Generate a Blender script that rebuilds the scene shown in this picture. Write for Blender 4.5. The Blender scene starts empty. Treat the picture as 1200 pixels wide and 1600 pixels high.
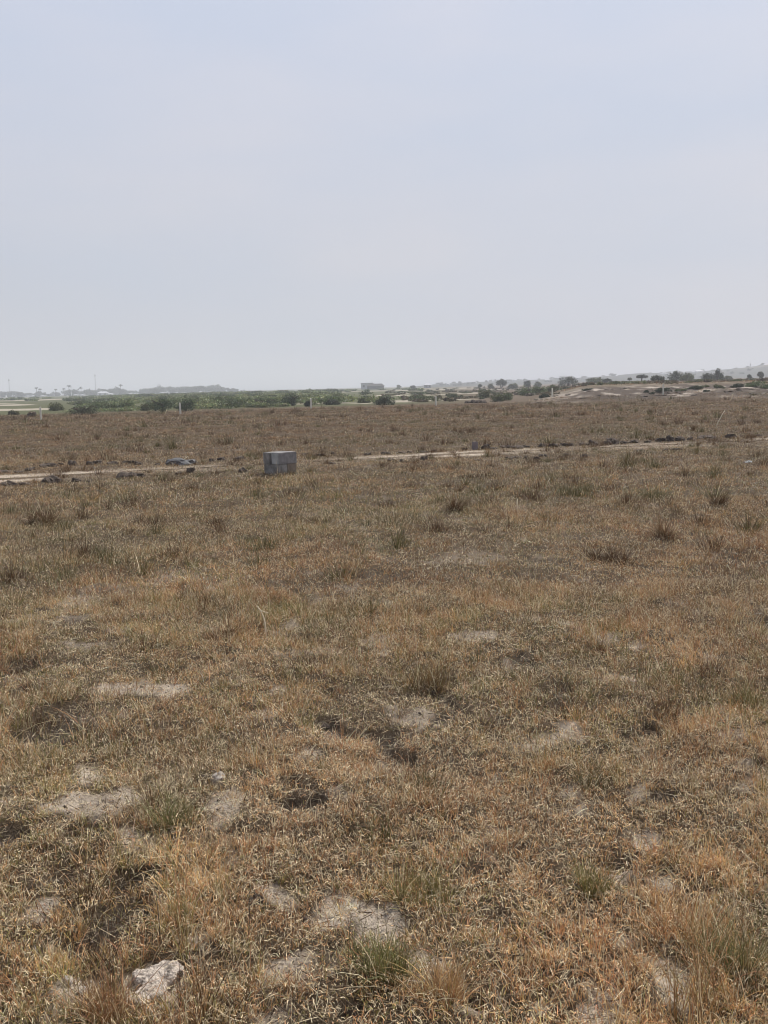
import bpy, bmesh, math, random
import numpy as np
from mathutils import Vector, Matrix

random.seed(7)
RNG = np.random.default_rng(11)
scene = bpy.context.scene
COL = scene.collection

# ------------------------------------------------------------------ camera
F_PX, CX, CY = 1500.0, 600.0, 800.0            # focal length / centre in photo pixels (1200 x 1600)
EYE = 1.6
PITCH = math.atan(196.0 / F_PX)
ROLL = math.radians(1.4)
_F = Vector((0, math.cos(PITCH), -math.sin(PITCH)))
_R0 = Vector((1, 0, 0))
_U0 = Vector((0, math.sin(PITCH), math.cos(PITCH)))
_R = _R0 * math.cos(ROLL) - _U0 * math.sin(ROLL)
_U = _U0 * math.cos(ROLL) + _R0 * math.sin(ROLL)

cam_d = bpy.data.cameras.new('camera')
cam = bpy.data.objects.new('camera', cam_d)
COL.objects.link(cam)
cam_d.sensor_fit = 'HORIZONTAL'
cam_d.sensor_width = 36
cam_d.lens = 36 * F_PX / 1200
cam_d.clip_start = 0.05
cam_d.clip_end = 30000
M = Matrix.Identity(4)
for i in range(3):
    M[i][0], M[i][1], M[i][2] = _R[i], _U[i], -_F[i]
M[2][3] = EYE
cam.matrix_world = M
scene.camera = cam


def ray(px, py):
    return _F + _R * ((px - CX) / F_PX) - _U * ((py - CY) / F_PX)


def ground_at(px, py, z=0.0):
    """point of the level z seen through a photo pixel"""
    d = ray(px, py)
    t = (z - EYE) / d.z
    return d.x * t, d.y * t


def at_dist(px, y):
    """x of a point straight ahead at depth y in the direction of a pixel column (near the horizon)"""
    d = ray(px, 605 - 0.0245 * (px - 600))
    return d.x / d.y * y


# ------------------------------------------------------------------ noise
def _hash(ix, iy, seed):
    h = (ix.astype(np.int64) * 374761393 + iy.astype(np.int64) * 668265263 + seed * 1442695041) & 0xFFFFFFFF
    h = ((h ^ (h >> 13)) * 1274126177) & 0xFFFFFFFF
    h = (h ^ (h >> 16)) & 0xFFFFFFFF
    return h.astype(np.float64) / 4294967295.0


def vnoise(x, y, seed=0):
    x = np.asarray(x, dtype=np.float64); y = np.asarray(y, dtype=np.float64)
    ix = np.floor(x); iy = np.floor(y)
    fx = x - ix; fy = y - iy
    fx = fx * fx * (3 - 2 * fx); fy = fy * fy * (3 - 2 * fy)
    a = _hash(ix, iy, seed); b = _hash(ix + 1, iy, seed)
    c = _hash(ix, iy + 1, seed); d = _hash(ix + 1, iy + 1, seed)
    return (a * (1 - fx) + b * fx) * (1 - fy) + (c * (1 - fx) + d * fx) * fy


def fbm(x, y, octaves=4, seed=0):
    s = 0.0; amp = 0.5; tot = 0.0
    x = np.asarray(x, dtype=np.float64); y = np.asarray(y, dtype=np.float64)
    for o in range(octaves):
        s = s + amp * vnoise(x, y, seed + o * 17); tot += amp
        x, y = x * 2.03 + 11.3, y * 2.03 + 5.7
        amp *= 0.5
    return s / tot


def sstep(a, b, v):
    t = np.clip((np.asarray(v, dtype=np.float64) - a) / (b - a), 0, 1)
    return t * t * (3 - 2 * t)


# ------------------------------------------------------------------ terrain
TRACK = [ground_at(x, y) for x, y in ((-400, 766), (-150, 755), (60, 745.5), (230, 735), (400, 727), (540, 719),
                                      (690, 711), (860, 702.5), (1040, 695), (1240, 686), (1500, 676))]
TRX = np.array([p[0] for p in TRACK]); TRY = np.array([p[1] for p in TRACK])


def track_off(x, y):
    """signed distance across the dirt track (metres, along y)"""
    c = np.interp(x, TRX, TRY)
    return y - c + 0.35 * (fbm(np.asarray(x) * 0.5, np.zeros_like(np.asarray(x)) + 3.3, 3, 90) - 0.5)


# bare sandy patches: photo pixel, half width in pixels
BARE_PX = [(600, 1438, 62), (420, 1585, 75), (250, 1530, 60), (120, 1530, 40), (512, 1138, 42), (655, 1116, 62),
           (135, 1208, 32), (205, 1312, 42), (340, 1226, 32), (465, 1022, 48), (590, 1000, 44), (120, 932, 44),
           (330, 915, 40), (400, 922, 30), (1040, 1535, 85), (1175, 1206, 50), (960, 1372, 60), (885, 1262, 36),
           (1040, 1250, 60), (945, 1000, 34), (12, 1056, 34), (195, 1122, 24), (740, 1578, 55), (60, 1420, 46),
           (300, 1465, 60), (850, 1585, 50), (1140, 1120, 38), (440, 1398, 46), (700, 1305, 30), (360, 1345, 40),
           (520, 1420, 60), (930, 1590, 60), (80, 1585, 50), (480, 1180, 30), (1010, 1310, 36), (210, 1085, 18)]
BARE = []
for px, py, hw in BARE_PX:
    gx, gy = ground_at(px, py)
    rx = 0.84 * hw / F_PX * gy
    BARE.append((gx, gy, rx, rx * (1.0 if py > 1250 else 1.5)))


def track_gap(x):
    """1 where the track is worn bare, 0 where grass has taken it back"""
    x = np.asarray(x, dtype=np.float64)
    return sstep(0.36, 0.60, fbm(x * 0.62, x * 0 + 7.7, 3, 99)) * (1 - 0.6 * sstep(3.0, 6.0, x))


def bareness(x, y):
    x = np.asarray(x, dtype=np.float64); y = np.asarray(y, dtype=np.float64)
    wob = 1.3 * (fbm(x * 4.5, y * 3.6, 4, 40) - 0.5) + 1.1 * (fbm(x * 15, y * 12, 3, 43) - 0.5)
    b = np.zeros_like(x)
    for gx, gy, rx, ry in BARE:
        d = np.sqrt(((x - gx) / rx) ** 2 + ((y - gy) / ry) ** 2) + wob * 1.6
        b = np.maximum(b, (0.92 if gy < 4.2 else 0.50) * (1 - sstep(0.25, 0.95, d)))
    r = np.sqrt(x * x + y * y)
    n = fbm(x * 1.1, y * 0.9, 5, 51)
    b = np.maximum(b, 0.45 * sstep(0.68, 0.78, n) * (1 - sstep(6, 12, r)))
    n2 = fbm(x * 3.3, y * 2.8, 4, 57)
    b = np.maximum(b, 0.75 * sstep(0.64, 0.73, n2) * (1 - 0.8 * sstep(4, 9, r)))
    d = np.abs(track_off(x, y))
    tr = (1 - sstep(0.55, 1.25, d)) * (0.15 + 0.85 * sstep(0.38, 0.62, fbm(x * 0.45, y * 0.9, 4, 77))) * (0.35 + 0.65 * track_gap(x))
    b = np.maximum(b, np.clip(tr, 0, 0.78))
    return np.clip(b, 0, 1)


DARK_PX = [(545, 1575, 44), (740, 1566, 44), (1040, 1248, 46), (1178, 1206, 40), (1150, 1110, 38), (690, 1076, 40), (330, 1003, 44),
           (318, 1230, 26), (960, 1342, 54), (872, 1588, 44), (1085, 1388, 34), (455, 958, 40), (600, 992, 28), (950, 872, 44), (505, 1120, 32),
           (655, 1084, 34), (70, 956, 34), (185, 946, 26), (565, 1022, 28), (420, 915, 22), (555, 1480, 30), (145, 1310, 30), (430, 1480, 26),
           (60, 1430, 30), (1120, 1500, 36), (880, 1120, 24), (770, 1020, 26), (240, 1440, 24), (800, 1450, 26), (1010, 1420, 26)]
DARKS = []
for px, py, hw in DARK_PX:
    gx, gy = ground_at(px, py)
    DARKS.append((gx, gy, 0.75 * hw / F_PX * gy, 0.55 * hw / F_PX * gy))


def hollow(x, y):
    """hollows between the tufts: dark soil plus painted-in tuft shade, 0..1"""
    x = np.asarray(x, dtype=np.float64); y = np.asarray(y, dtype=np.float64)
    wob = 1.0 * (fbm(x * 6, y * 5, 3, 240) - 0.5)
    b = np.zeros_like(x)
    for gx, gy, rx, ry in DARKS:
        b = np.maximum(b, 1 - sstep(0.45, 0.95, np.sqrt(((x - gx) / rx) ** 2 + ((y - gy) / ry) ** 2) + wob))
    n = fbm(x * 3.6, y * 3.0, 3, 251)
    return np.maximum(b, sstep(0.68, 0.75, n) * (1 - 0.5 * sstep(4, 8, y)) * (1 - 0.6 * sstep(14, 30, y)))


def upland(x, y):
    x = np.asarray(x, dtype=np.float64); y = np.asarray(y, dtype=np.float64)
    edge = 9.5 + (np.maximum(y, 60) - 75) * 0.155
    m = sstep(0, 7.5 + np.maximum(y - 75, 0) * 0.08, x - edge)
    yb = y - 5.0 * (fbm(x * 0.16, y * 0.0 + 1.7, 3, 120) - 0.5)
    return m, m * (0.75 * sstep(70, 80, yb) + 0.45 * sstep(80, 96, yb))


def height(x, y):
    x = np.asarray(x, dtype=np.float64); y = np.asarray(y, dtype=np.float64)
    r = np.sqrt(x * x + y * y)
    m, up = upland(x, y)
    micro = 0.075 * (fbm(x * 1.7, y * 1.7, 3, 5) - 0.5) + 0.10 * (fbm(x * 0.45, y * 0.45, 2, 8) - 0.5)
    micro = micro + 0.048 * (fbm(x * 11, y * 11, 3, 15) - 0.5) * (1 - sstep(7, 14, r))
    micro = micro - 0.035 * hollow(x, y) * (1 - sstep(15, 30, r))
    rut = 1 - 0.85 * (1 - sstep(0.9, 1.6, np.abs(track_off(x, y))))
    micro = micro * rut * (1 - 0.7 * sstep(60, 200, r))
    broken = 0.5 * (fbm(x * 0.55, y * 0.55, 4, 131) - 0.42) * m * sstep(70, 76, y) * (1 - sstep(86, 105, y))
    far = 0.6 * (fbm(x * 0.02, y * 0.02, 3, 150) - 0.5) * sstep(90, 300, r)
    return micro + up + broken + far


# ------------------------------------------------------------------ materials
def nodes_of(name):
    m = bpy.data.materials.new(name)
    m.use_nodes = True
    nt = m.node_tree
    nt.nodes.clear()
    out = nt.nodes.new('ShaderNodeOutputMaterial')
    return m, nt, out


def mix_rgb(nt, fac, a, b, mode='MIX'):
    n = nt.nodes.new('ShaderNodeMix')
    n.data_type = 'RGBA'; n.blend_type = mode
    for sock, v in ((n.inputs['Factor'], fac), (n.inputs['A'], a), (n.inputs['B'], b)):
        if hasattr(v, 'links'):
            nt.links.new(v, sock)
        elif isinstance(v, (int, float)):
            sock.default_value = v
        else:
            sock.default_value = (*v, 1)
    return n.outputs['Result']


def noise(nt, scale, detail=4, rough=0.55, coord='Object', dim=None):
    tc = nt.nodes.new('ShaderNodeTexCoord')
    n = nt.nodes.new('ShaderNodeTexNoise')
    n.inputs['Scale'].default_value = scale
    n.inputs['Detail'].default_value = detail
    n.inputs['Roughness'].default_value = rough
    nt.links.new(tc.outputs[coord], n.inputs['Vector'])
    return n.outputs['Fac']


def ramp(nt, fac, lo, hi):
    n = nt.nodes.new('ShaderNodeMapRange')
    n.inputs['From Min'].default_value = lo; n.inputs['From Max'].default_value = hi
    nt.links.new(fac, n.inputs['Value'])
    return n.outputs['Result']


def rough_mat(name, c1, c2, scale=6.0, bump=0.3, rough=0.9, bump_scale=None, dist=0.02, lo=0.35, hi=0.65):
    """matt material whose colour wanders between two tones, with a bumpy surface"""
    m, nt, out = nodes_of(name)
    p = nt.nodes.new('ShaderNodeBsdfPrincipled')
    p.inputs['Roughness'].default_value = rough
    p.inputs['Specular IOR Level'].default_value = 0.2
    nt.links.new(mix_rgb(nt, ramp(nt, noise(nt, scale), lo, hi), c1, c2), p.inputs['Base Color'])
    b = nt.nodes.new('ShaderNodeBump')
    b.inputs['Strength'].default_value = bump
    b.inputs['Distance'].default_value = dist
    nt.links.new(noise(nt, bump_scale or scale * 4, 6, 0.65), b.inputs['Height'])
    nt.links.new(b.outputs['Normal'], p.inputs['Normal'])
    nt.links.new(p.outputs['BSDF'], out.inputs['Surface'])
    return m


def blade_mat(name, translucency=0.3, rough=0.55):
    m, nt, out = nodes_of(name)
    a = nt.nodes.new('ShaderNodeAttribute')
    a.attribute_name = 'tint'
    p = nt.nodes.new('ShaderNodeBsdfPrincipled')
    p.inputs['Roughness'].default_value = rough
    p.inputs['Specular IOR Level'].default_value = 0.35
    t = nt.nodes.new('ShaderNodeBsdfTranslucent')
    nt.links.new(a.outputs['Color'], p.inputs['Base Color'])
    nt.links.new(a.outputs['Color'], t.inputs['Color'])
    s = nt.nodes.new('ShaderNodeMixShader')
    s.inputs[0].default_value = translucency
    nt.links.new(p.outputs['BSDF'], s.inputs[1])
    nt.links.new(t.outputs['BSDF'], s.inputs[2])
    nt.links.new(s.outputs['Shader'], out.inputs['Surface'])
    return m


def ground_mat():
    m, nt, out = nodes_of('field_soil')
    a = nt.nodes.new('ShaderNodeAttribute')
    a.attribute_name = 'tint'
    p = nt.nodes.new('ShaderNodeBsdfPrincipled')
    p.inputs['Roughness'].default_value = 0.95
    p.inputs['Specular IOR Level'].default_value = 0.1
    c = a.outputs['Color']
    g = ramp(nt, noise(nt, 55.0, 5, 0.7), 0.3, 0.7)          # crumbs and litter
    c = mix_rgb(nt, g, mix_rgb(nt, 0.33, c, (0.055, 0.045, 0.036)), c)
    g2 = ramp(nt, noise(nt, 4.0, 5, 0.6), 0.35, 0.7)
    c = mix_rgb(nt, g2, mix_rgb(nt, 0.22, c, (0.10, 0.075, 0.05)), c)
    g3 = ramp(nt, noise(nt, 130.0, 3, 0.6), 0.56, 0.66)      # dark specks
    c = mix_rgb(nt, g3, c, mix_rgb(nt, 0.6, c, (0.05, 0.04, 0.03)))
    nt.links.new(c, p.inputs['Base Color'])
    b = nt.nodes.new('ShaderNodeBump')
    b.inputs['Strength'].default_value = 1.0
    b.inputs['Distance'].default_value = 0.02
    nt.links.new(noise(nt, 70.0, 6, 0.7), b.inputs['Height'])
    nt.links.new(b.outputs['Normal'], p.inputs['Normal'])
    nt.links.new(p.outputs['BSDF'], out.inputs['Surface'])
    return m


MAT_SOIL = ground_mat()
MAT_DRY = blade_mat('dry_grass_blades', 0.22)
MAT_GREEN = blade_mat('green_grass_blades', 0.22)
MAT_LEAF = blade_mat('leaves', 0.25, 0.6)
MAT_CRUMB = blade_mat('soil_crumb', 0.0, 0.95)
MAT_BARK = rough_mat('bark', (0.07, 0.055, 0.04), (0.13, 0.10, 0.075), 5)
MAT_POST = rough_mat('pale_concrete', (0.74, 0.70, 0.58), (0.86, 0.83, 0.73), 7, 0.3)
MAT_BLOCK = rough_mat('grey_sandcrete', (0.20, 0.19, 0.18), (0.40, 0.38, 0.345), 7, 0.9, bump_scale=90, dist=0.006)
MAT_BLOCK_PALE = rough_mat('pale_sandcrete', (0.31, 0.33, 0.34), (0.41, 0.42, 0.42), 9, 0.6, bump_scale=90, dist=0.006)
MAT_BLOCK_BROWN = rough_mat('brown_sandcrete', (0.21, 0.165, 0.12), (0.34, 0.275, 0.215), 7, 0.6, bump_scale=90, dist=0.006)  # browner tone than the other blocks
def pale_end_mat():
    """dark block whose one end has a paler tone"""
    m, nt, out = nodes_of('pale_ended_sandcrete')
    tc = nt.nodes.new('ShaderNodeTexCoord'); sp = nt.nodes.new('ShaderNodeSeparateXYZ')
    nt.links.new(tc.outputs['Object'], sp.inputs['Vector'])
    f = ramp(nt, sp.outputs['X'], -0.200, -0.222)
    n = noise(nt, 12)
    c = mix_rgb(nt, ramp(nt, n, 0.35, 0.65), (0.22, 0.205, 0.20), (0.33, 0.31, 0.295))
    pale = mix_rgb(nt, ramp(nt, n, 0.35, 0.65), (0.40, 0.41, 0.40), (0.52, 0.52, 0.50))
    p = nt.nodes.new('ShaderNodeBsdfPrincipled'); p.inputs['Roughness'].default_value = 0.9
    nt.links.new(mix_rgb(nt, f, c, pale), p.inputs['Base Color'])
    b = nt.nodes.new('ShaderNodeBump'); b.inputs['Strength'].default_value = 0.6; b.inputs['Distance'].default_value = 0.006
    nt.links.new(noise(nt, 90, 6, 0.65), b.inputs['Height']); nt.links.new(b.outputs['Normal'], p.inputs['Normal'])
    nt.links.new(p.outputs['BSDF'], out.inputs['Surface'])
    return m


MAT_PALE_END = pale_end_mat()
MAT_CLOD = rough_mat('dark_earth', (0.066, 0.050, 0.040), (0.180, 0.140, 0.110), 7, 0.8, bump_scale=40, dist=0.02)
MAT_CLOD_GREY = rough_mat('grey_earth', (0.12, 0.12, 0.125), (0.21, 0.205, 0.20), 8, 0.8, bump_scale=40, dist=0.02)
MAT_CLOD_PALE = rough_mat('pale_earth', (0.26, 0.215, 0.17), (0.42, 0.37, 0.30), 3, 0.8, bump_scale=20, dist=0.04)
MAT_WOOD = rough_mat('bleached_wood', (0.15, 0.12, 0.098), (0.56, 0.48, 0.40), 45, 0.8, bump_scale=150, dist=0.004, lo=0.3, hi=0.52)
MAT_STONE = rough_mat('pale_stone', (0.40, 0.34, 0.29), (0.62, 0.56, 0.49), 50, 0.7, bump_scale=120, dist=0.004)
MAT_PAPER = rough_mat('white_scrap', (0.70, 0.70, 0.68), (0.82, 0.82, 0.80), 30, 0.2)
MAT_STRAW = rough_mat('pale_straw', (0.76, 0.66, 0.47), (0.88, 0.79, 0.60), 40, 0.1, rough=0.5)
MAT_WALL = rough_mat('white_wall', (0.66, 0.66, 0.65), (0.80, 0.80, 0.79), 1, 0.05)
MAT_GREYWALL = rough_mat('grey_wall', (0.34, 0.34, 0.35), (0.44, 0.44, 0.45), 1, 0.05)
MAT_ROOF = rough_mat('metal_roof', (0.50, 0.50, 0.52), (0.66, 0.66, 0.68), 1, 0.05, rough=0.5)
MAT_THATCH = rough_mat('dark_thatch', (0.06, 0.055, 0.05), (0.11, 0.10, 0.085), 3, 0.4)
MAT_MAST = rough_mat('mast_steel', (0.16, 0.15, 0.15), (0.22, 0.20, 0.20), 1, 0.05, rough=0.6)
MAT_OPEN = rough_mat('dark_opening', (0.03, 0.03, 0.035), (0.05, 0.05, 0.055), 2, 0.0)


# ------------------------------------------------------------------ object helpers
def tag(o, label=None, cat=None, group=None, kind=None):
    if label: o['label'] = label
    if cat: o['category'] = cat
    if group: o['group'] = group
    if kind: o['kind'] = kind
    return o


def link(name, mesh, mat=None, parent=None, loc=(0, 0, 0), rz=0.0, scale=None):
    o = bpy.data.objects.new(name, mesh)
    COL.objects.link(o)
    o.location = loc
    o.rotation_euler = (0, 0, rz)
    if scale: o.scale = scale
    if mat and mesh and not mesh.materials: mesh.materials.append(mat)
    if parent: o.parent = parent
    return o


def mesh_np(name, verts, faces, tint=None, smooth=False):
    """verts (n,3), faces (m,k) numpy -> mesh; tint (n,3) becomes a colour attribute"""
    me = bpy.data.meshes.new(name)
    n, m, k = len(verts), len(faces), faces.shape[1]
    me.vertices.add(n)
    me.vertices.foreach_set('co', np.ascontiguousarray(verts, dtype=np.float32).ravel())
    me.loops.add(m * k)
    me.loops.foreach_set('vertex_index', np.ascontiguousarray(faces, dtype=np.int32).ravel())
    me.polygons.add(m)
    me.polygons.foreach_set('loop_start', np.arange(0, m * k, k, dtype=np.int32))
    if smooth:
        me.polygons.foreach_set('use_smooth', np.ones(m, dtype=bool))
    if tint is not None:
        at = me.attributes.new('tint', 'FLOAT_COLOR', 'POINT')
        c = np.ones((n, 4), dtype=np.float32)
        c[:, :3] = tint
        at.data.foreach_set('color', c.ravel())
    me.update(calc_edges=True)
    me.validate()
    return me


def bm_mesh(name, bm, smooth=False):
    me = bpy.data.meshes.new(name)
    bmesh.ops.recalc_face_normals(bm, faces=bm.faces)
    bm.to_mesh(me)
    bm.free()
    if smooth:
        for p in me.polygons: p.use_smooth = True
    return me


def bm_box(bm, c, s, rz=0.0):
    g = bmesh.ops.create_cube(bm, size=1)
    mat = Matrix.Translation(c) @ Matrix.Rotation(rz, 4, 'Z') @ Matrix.Diagonal((*s, 1))
    bmesh.ops.transform(bm, matrix=mat, verts=g['verts'])
    return g['verts']


def bm_tube(bm, pts, radii, seg=6):
    rings = []
    n = len(pts)
    for i, p in enumerate(pts):
        p = Vector(p)
        d = (Vector(pts[min(i + 1, n - 1)]) - Vector(pts[max(i - 1, 0)])).normalized()
        a = d.orthogonal().normalized() if i == 0 else (pa - d * pa.dot(d)).normalized()
        pa = a
        b = d.cross(a)
        rings.append([bm.verts.new(p + (a * math.cos(t) + b * math.sin(t)) * radii[i])
                      for t in (2 * math.pi * k / seg for k in range(seg))])
    for r0, r1 in zip(rings, rings[1:]):
        for k in range(seg):
            bm.faces.new((r0[k], r0[(k + 1) % seg], r1[(k + 1) % seg], r1[k]))
    bm.faces.new(rings[0][::-1]); bm.faces.new(rings[-1])


def gz(x, y):
    return float(height(np.array([x]), np.array([y]))[0])


# ------------------------------------------------------------------ ground sheet
def build_ground():
    fine = np.radians(np.arange(-34, 34.001, 0.13))
    coarse = np.radians(np.concatenate([np.arange(37, 180, 6.0), np.arange(180, 323.1, 6.0)]))
    ang = np.concatenate([fine, coarse])                     # clockwise from straight ahead
    rad = np.exp(np.arange(math.log(0.6), math.log(6000.0), 0.0105))
    A, R = np.meshgrid(ang, rad)
    x = (R * np.sin(A)).ravel(); y = (R * np.cos(A)).ravel()
    z = height(x, y)
    na, nr = len(ang), len(rad)
    idx = np.arange(na * nr).reshape(nr, na)
    i2 = np.roll(idx, -1, axis=1)
    f = np.stack([idx[:-1], i2[:-1], i2[1:], idx[1:]], -1).reshape(-1, 4)[:, ::-1]
    r = np.sqrt(x * x + y * y)
    # colours of the soil
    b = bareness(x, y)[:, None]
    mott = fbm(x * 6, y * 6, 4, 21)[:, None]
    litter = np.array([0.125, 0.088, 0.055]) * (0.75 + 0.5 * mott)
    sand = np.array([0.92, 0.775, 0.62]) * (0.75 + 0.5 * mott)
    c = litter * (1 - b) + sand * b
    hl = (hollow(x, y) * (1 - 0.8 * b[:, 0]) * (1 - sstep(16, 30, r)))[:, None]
    c = c * (1 - hl) + np.array([0.080, 0.061, 0.046]) * hl  # dark soil, with the shade beside tufts painted into it
    # thatch tone where blades thin out with distance
    th = (np.array([0.125, 0.082, 0.046]) * (0.7 + 0.6 * fbm(x * 0.8, y * 0.8, 4, 23)[:, None]))
    t = (sstep(20, 55, r) * (1 - b[:, 0]))[:, None]
    c = c * (1 - t) + th * t
    # right bank: broken pale earth, then reddish dry grass on top
    m, up = upland(x, y)
    bankf = (m * sstep(70.5, 74, y) * (1 - sstep(84, 94, y)))[:, None]
    nb = fbm(x * 0.35, y * 0.9, 4, 61)[:, None]
    k_ = 0.13 * sstep(0.16, 0.24, np.arctan2(x, y))[:, None]
    k_ = sstep(0.36 + 1.5 * k_, 0.50 + 1.5 * k_, nb)
    earth = np.array([0.110, 0.084, 0.068]) * (1 - k_) + np.array([0.62, 0.535, 0.45]) * k_
    c = c * (1 - bankf) + earth * bankf
    topf = (m * sstep(86, 96, y))[:, None]
    nt_ = fbm(x * 0.03, y * 0.05, 4, 64)[:, None]
    red = np.array([0.21, 0.15, 0.105]) * (1 - sstep(0.4, 0.65, nt_)) + np.array([0.30, 0.25, 0.17]) * sstep(0.4, 0.65, nt_)
    c = c * (1 - topf) + red * topf
    # left and middle: green scrub ground with pale sand openings
    lf = ((1 - m) * sstep(78, 92, r))[:, None]
    a = np.arctan2(x, y)
    ng = fbm(x * 0.05, y * 0.03, 4, 67)[:, None]
    rightish = sstep(0.0, 0.12, a)[:, None]
    green = np.array([0.115, 0.125, 0.055]) * (1 - rightish) + np.array([0.165, 0.122, 0.082]) * rightish
    ng = ng - 0.07 * rightish
    pale = np.array([0.52, 0.46, 0.36])
    g2 = green * (1 - sstep(0.58, 0.66, ng)) + pale * sstep(0.58, 0.66, ng)
    c = c * (1 - lf) + g2 * lf
    for (px0, px1, py, dy) in ((-140, 98, 641.3, 1.5), (-80, 52, 633.8, 1.0), (-100, 36, 627.6, 0.6), (583, 640, 618.0, 1.1),
                               (648, 712, 617.3, 0.6), (716, 755, 614.2, 0.9), (300, 345, 622.0, 0.4), (150, 190, 626.0, 0.5)):
        mid = (px0 + px1) / 2
        gx, gy = ground_at(mid, py)
        gx2, g0 = ground_at(mid, py + dy); gx3, g1 = ground_at(mid, py - dy)
        hw = (px1 - px0) / 2 / F_PX * gy
        d = np.sqrt(((x - gx * y / gy) / hw) ** 4 + ((y - (g0 + g1) / 2) / ((g1 - g0) / 2)) ** 4) + 0.8 * (fbm(x * 0.3, y * 0.1, 3, 71) - 0.5)
        k = (1 - sstep(0.8, 1.1, d))[:, None]
        c = c * (1 - k) + pale * k
    me = mesh_np('ground', np.stack([x, y, z], -1), f, np.clip(c, 0.01, 0.9), smooth=True)
    # close the small disc under the camera
    bm = bmesh.new(); bm.from_mesh(me); bm.verts.ensure_lookup_table()
    bm.faces.new([bm.verts[i] for i in range(na)][::-1])
    bm.to_mesh(me); bm.free()
    o = link('ground', me, MAT_SOIL)
    tag(o, kind='structure')


build_ground()


def build_track():
    xs = np.arange(-16, 19, 0.16)
    cs = np.arange(-1.0, 1.001, 0.1)
    X, S = np.meshgrid(xs, cs)
    w = 0.22 + 1.5 * (fbm(X * 0.5, S * 0 + np.sign(S) * 4, 4, 202) - 0.5) + 0.35 * (fbm(X * 2.2, S * 0 + np.sign(S) * 4, 3, 203) - 0.5)
    w = np.maximum(w, 0.0) * track_gap(X) + 0.004
    x = X.ravel()
    c0 = np.interp(x, TRX, TRY) - 0.35 * (fbm(x * 0.5, np.zeros_like(x) + 3.3, 3, 90) - 0.5)
    y = c0 + (S * w).ravel()
    z = height(x, y) + 0.012 - 0.03 * np.abs(S.ravel()) ** 4
    n = fbm(x * 1.2, y * 2.5, 4, 205)[:, None]
    g = sstep(0.40, 0.62, fbm(x * 0.45, y * 1.6, 3, 208))[:, None]
    col = (np.array([0.27, 0.21, 0.15]) * (1 - g * 0.8) + np.array([0.13, 0.095, 0.06]) * g * 0.85) * (0.7 + 0.6 * n)
    na, nr = len(xs), len(cs)
    idx = np.arange(na * nr).reshape(nr, na)
    f = np.stack([idx[:-1, :-1], idx[:-1, 1:], idx[1:, 1:], idx[1:, :-1]], -1).reshape(-1, 4)
    o = link('dirt_track', mesh_np('dirt_track', np.stack([x, y, z], -1), f, col, True), MAT_SOIL)
    tag(o, kind='structure')


build_track()


def build_hills():
    ang = np.radians(np.arange(0.5, 34, 0.12))
    rad = np.linspace(700, 1700, 26)
    A, R = np.meshgrid(ang, rad)
    px = 600 + F_PX * np.tan(A)
    prof = np.interp(px, [640, 690, 760, 860, 930, 1010, 1080, 1140, 1200, 1300, 1500], [0, 9, 12, 13, 17, 24, 22, 29, 37, 46, 40])
    prof = prof * (0.92 + 0.16 * fbm(px * 0.02, px * 0, 3, 301))
    x = R * np.sin(A); y = R * np.cos(A)
    z = -1.0 + (prof * 0.40 + 1) * sstep(700, 1160, R) * (1 - 0.6 * sstep(1250, 1700, R))
    z = z + 2.5 * (fbm(x * 0.012, y * 0.004, 3, 303) - 0.5) * sstep(860, 1130, R) * 0.4
    x, y, z = x.ravel(), y.ravel(), z.ravel()
    na, nr = len(ang), len(rad)
    idx = np.arange(na * nr).reshape(nr, na)
    f = np.stack([idx[:-1, :-1], idx[:-1, 1:], idx[1:, 1:], idx[1:, :-1]], -1).reshape(-1, 4)
    n = fbm(x * 0.01, y * 0.01, 4, 305)[:, None]
    col = np.array([0.045, 0.055, 0.035]) * (1 - sstep(0.62, 0.72, n)) + np.array([0.20, 0.17, 0.125]) * sstep(0.62, 0.72, n)
    o = link('hills', mesh_np('hills', np.stack([x, y, z], -1), f, col, True), MAT_SOIL)
    tag(o, kind='structure')
    return x, y, z


HX, HY, HZ = build_hills()


# ------------------------------------------------------------------ grass blades
class Blades:
    """collects curved tapering blades and links them as one mesh"""
    def __init__(self, seg):
        self.seg = seg; self.v = []; self.c = []; self.n = 0

    def add(self, base, az, tilt, curl, length, width, col, taper=0.75):
        S = self.seg
        n = len(az)
        if n == 0: return
        step = (length / S)[:, None]
        side = np.stack([-np.sin(az), np.cos(az), np.zeros(n)], -1)
        tw = RNG.uniform(-0.9, 0.9, n)
        p = base.copy()
        rows = []
        for i in range(S + 1):
            th = tilt + curl * (i / S)
            d = np.stack([np.sin(th) * np.cos(az), np.sin(th) * np.sin(az), np.cos(th)], -1)
            nrm = np.cross(d, side)
            sd = side * np.cos(tw)[:, None] + nrm * np.sin(tw)[:, None]
            if i < S:
                w = (width * (1 - taper * (i / S) ** 1.3) * 0.5)[:, None]
                rows.append(p - sd * w); rows.append(p + sd * w)
                p = p + d * step
            else:
                rows.append(p)
        self.v.append(np.stack(rows, 1))
        self.c.append(np.repeat(col[:, None, :], 2 * S + 1, axis=1))
        self.n += n

    def build(self, name, mat):
        S = self.seg; k = 2 * S + 1
        v = np.concatenate(self.v).reshape(-1, 3); c = np.concatenate(self.c).reshape(-1, 3)
        t = []
        for i in range(S - 1):
            a = 2 * i
            t += [(a, a + 1, a + 3), (a, a + 3, a + 2)]
        a = 2 * (S - 1)
        t.append((a, a + 1, a + 2))
        t = np.array(t)
        f = (np.arange(self.n)[:, None, None] * k + t[None]).reshape(-1, 3)
        return link(name, mesh_np(name, v, f, np.clip(c, 0.005, 0.95)), mat)


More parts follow.
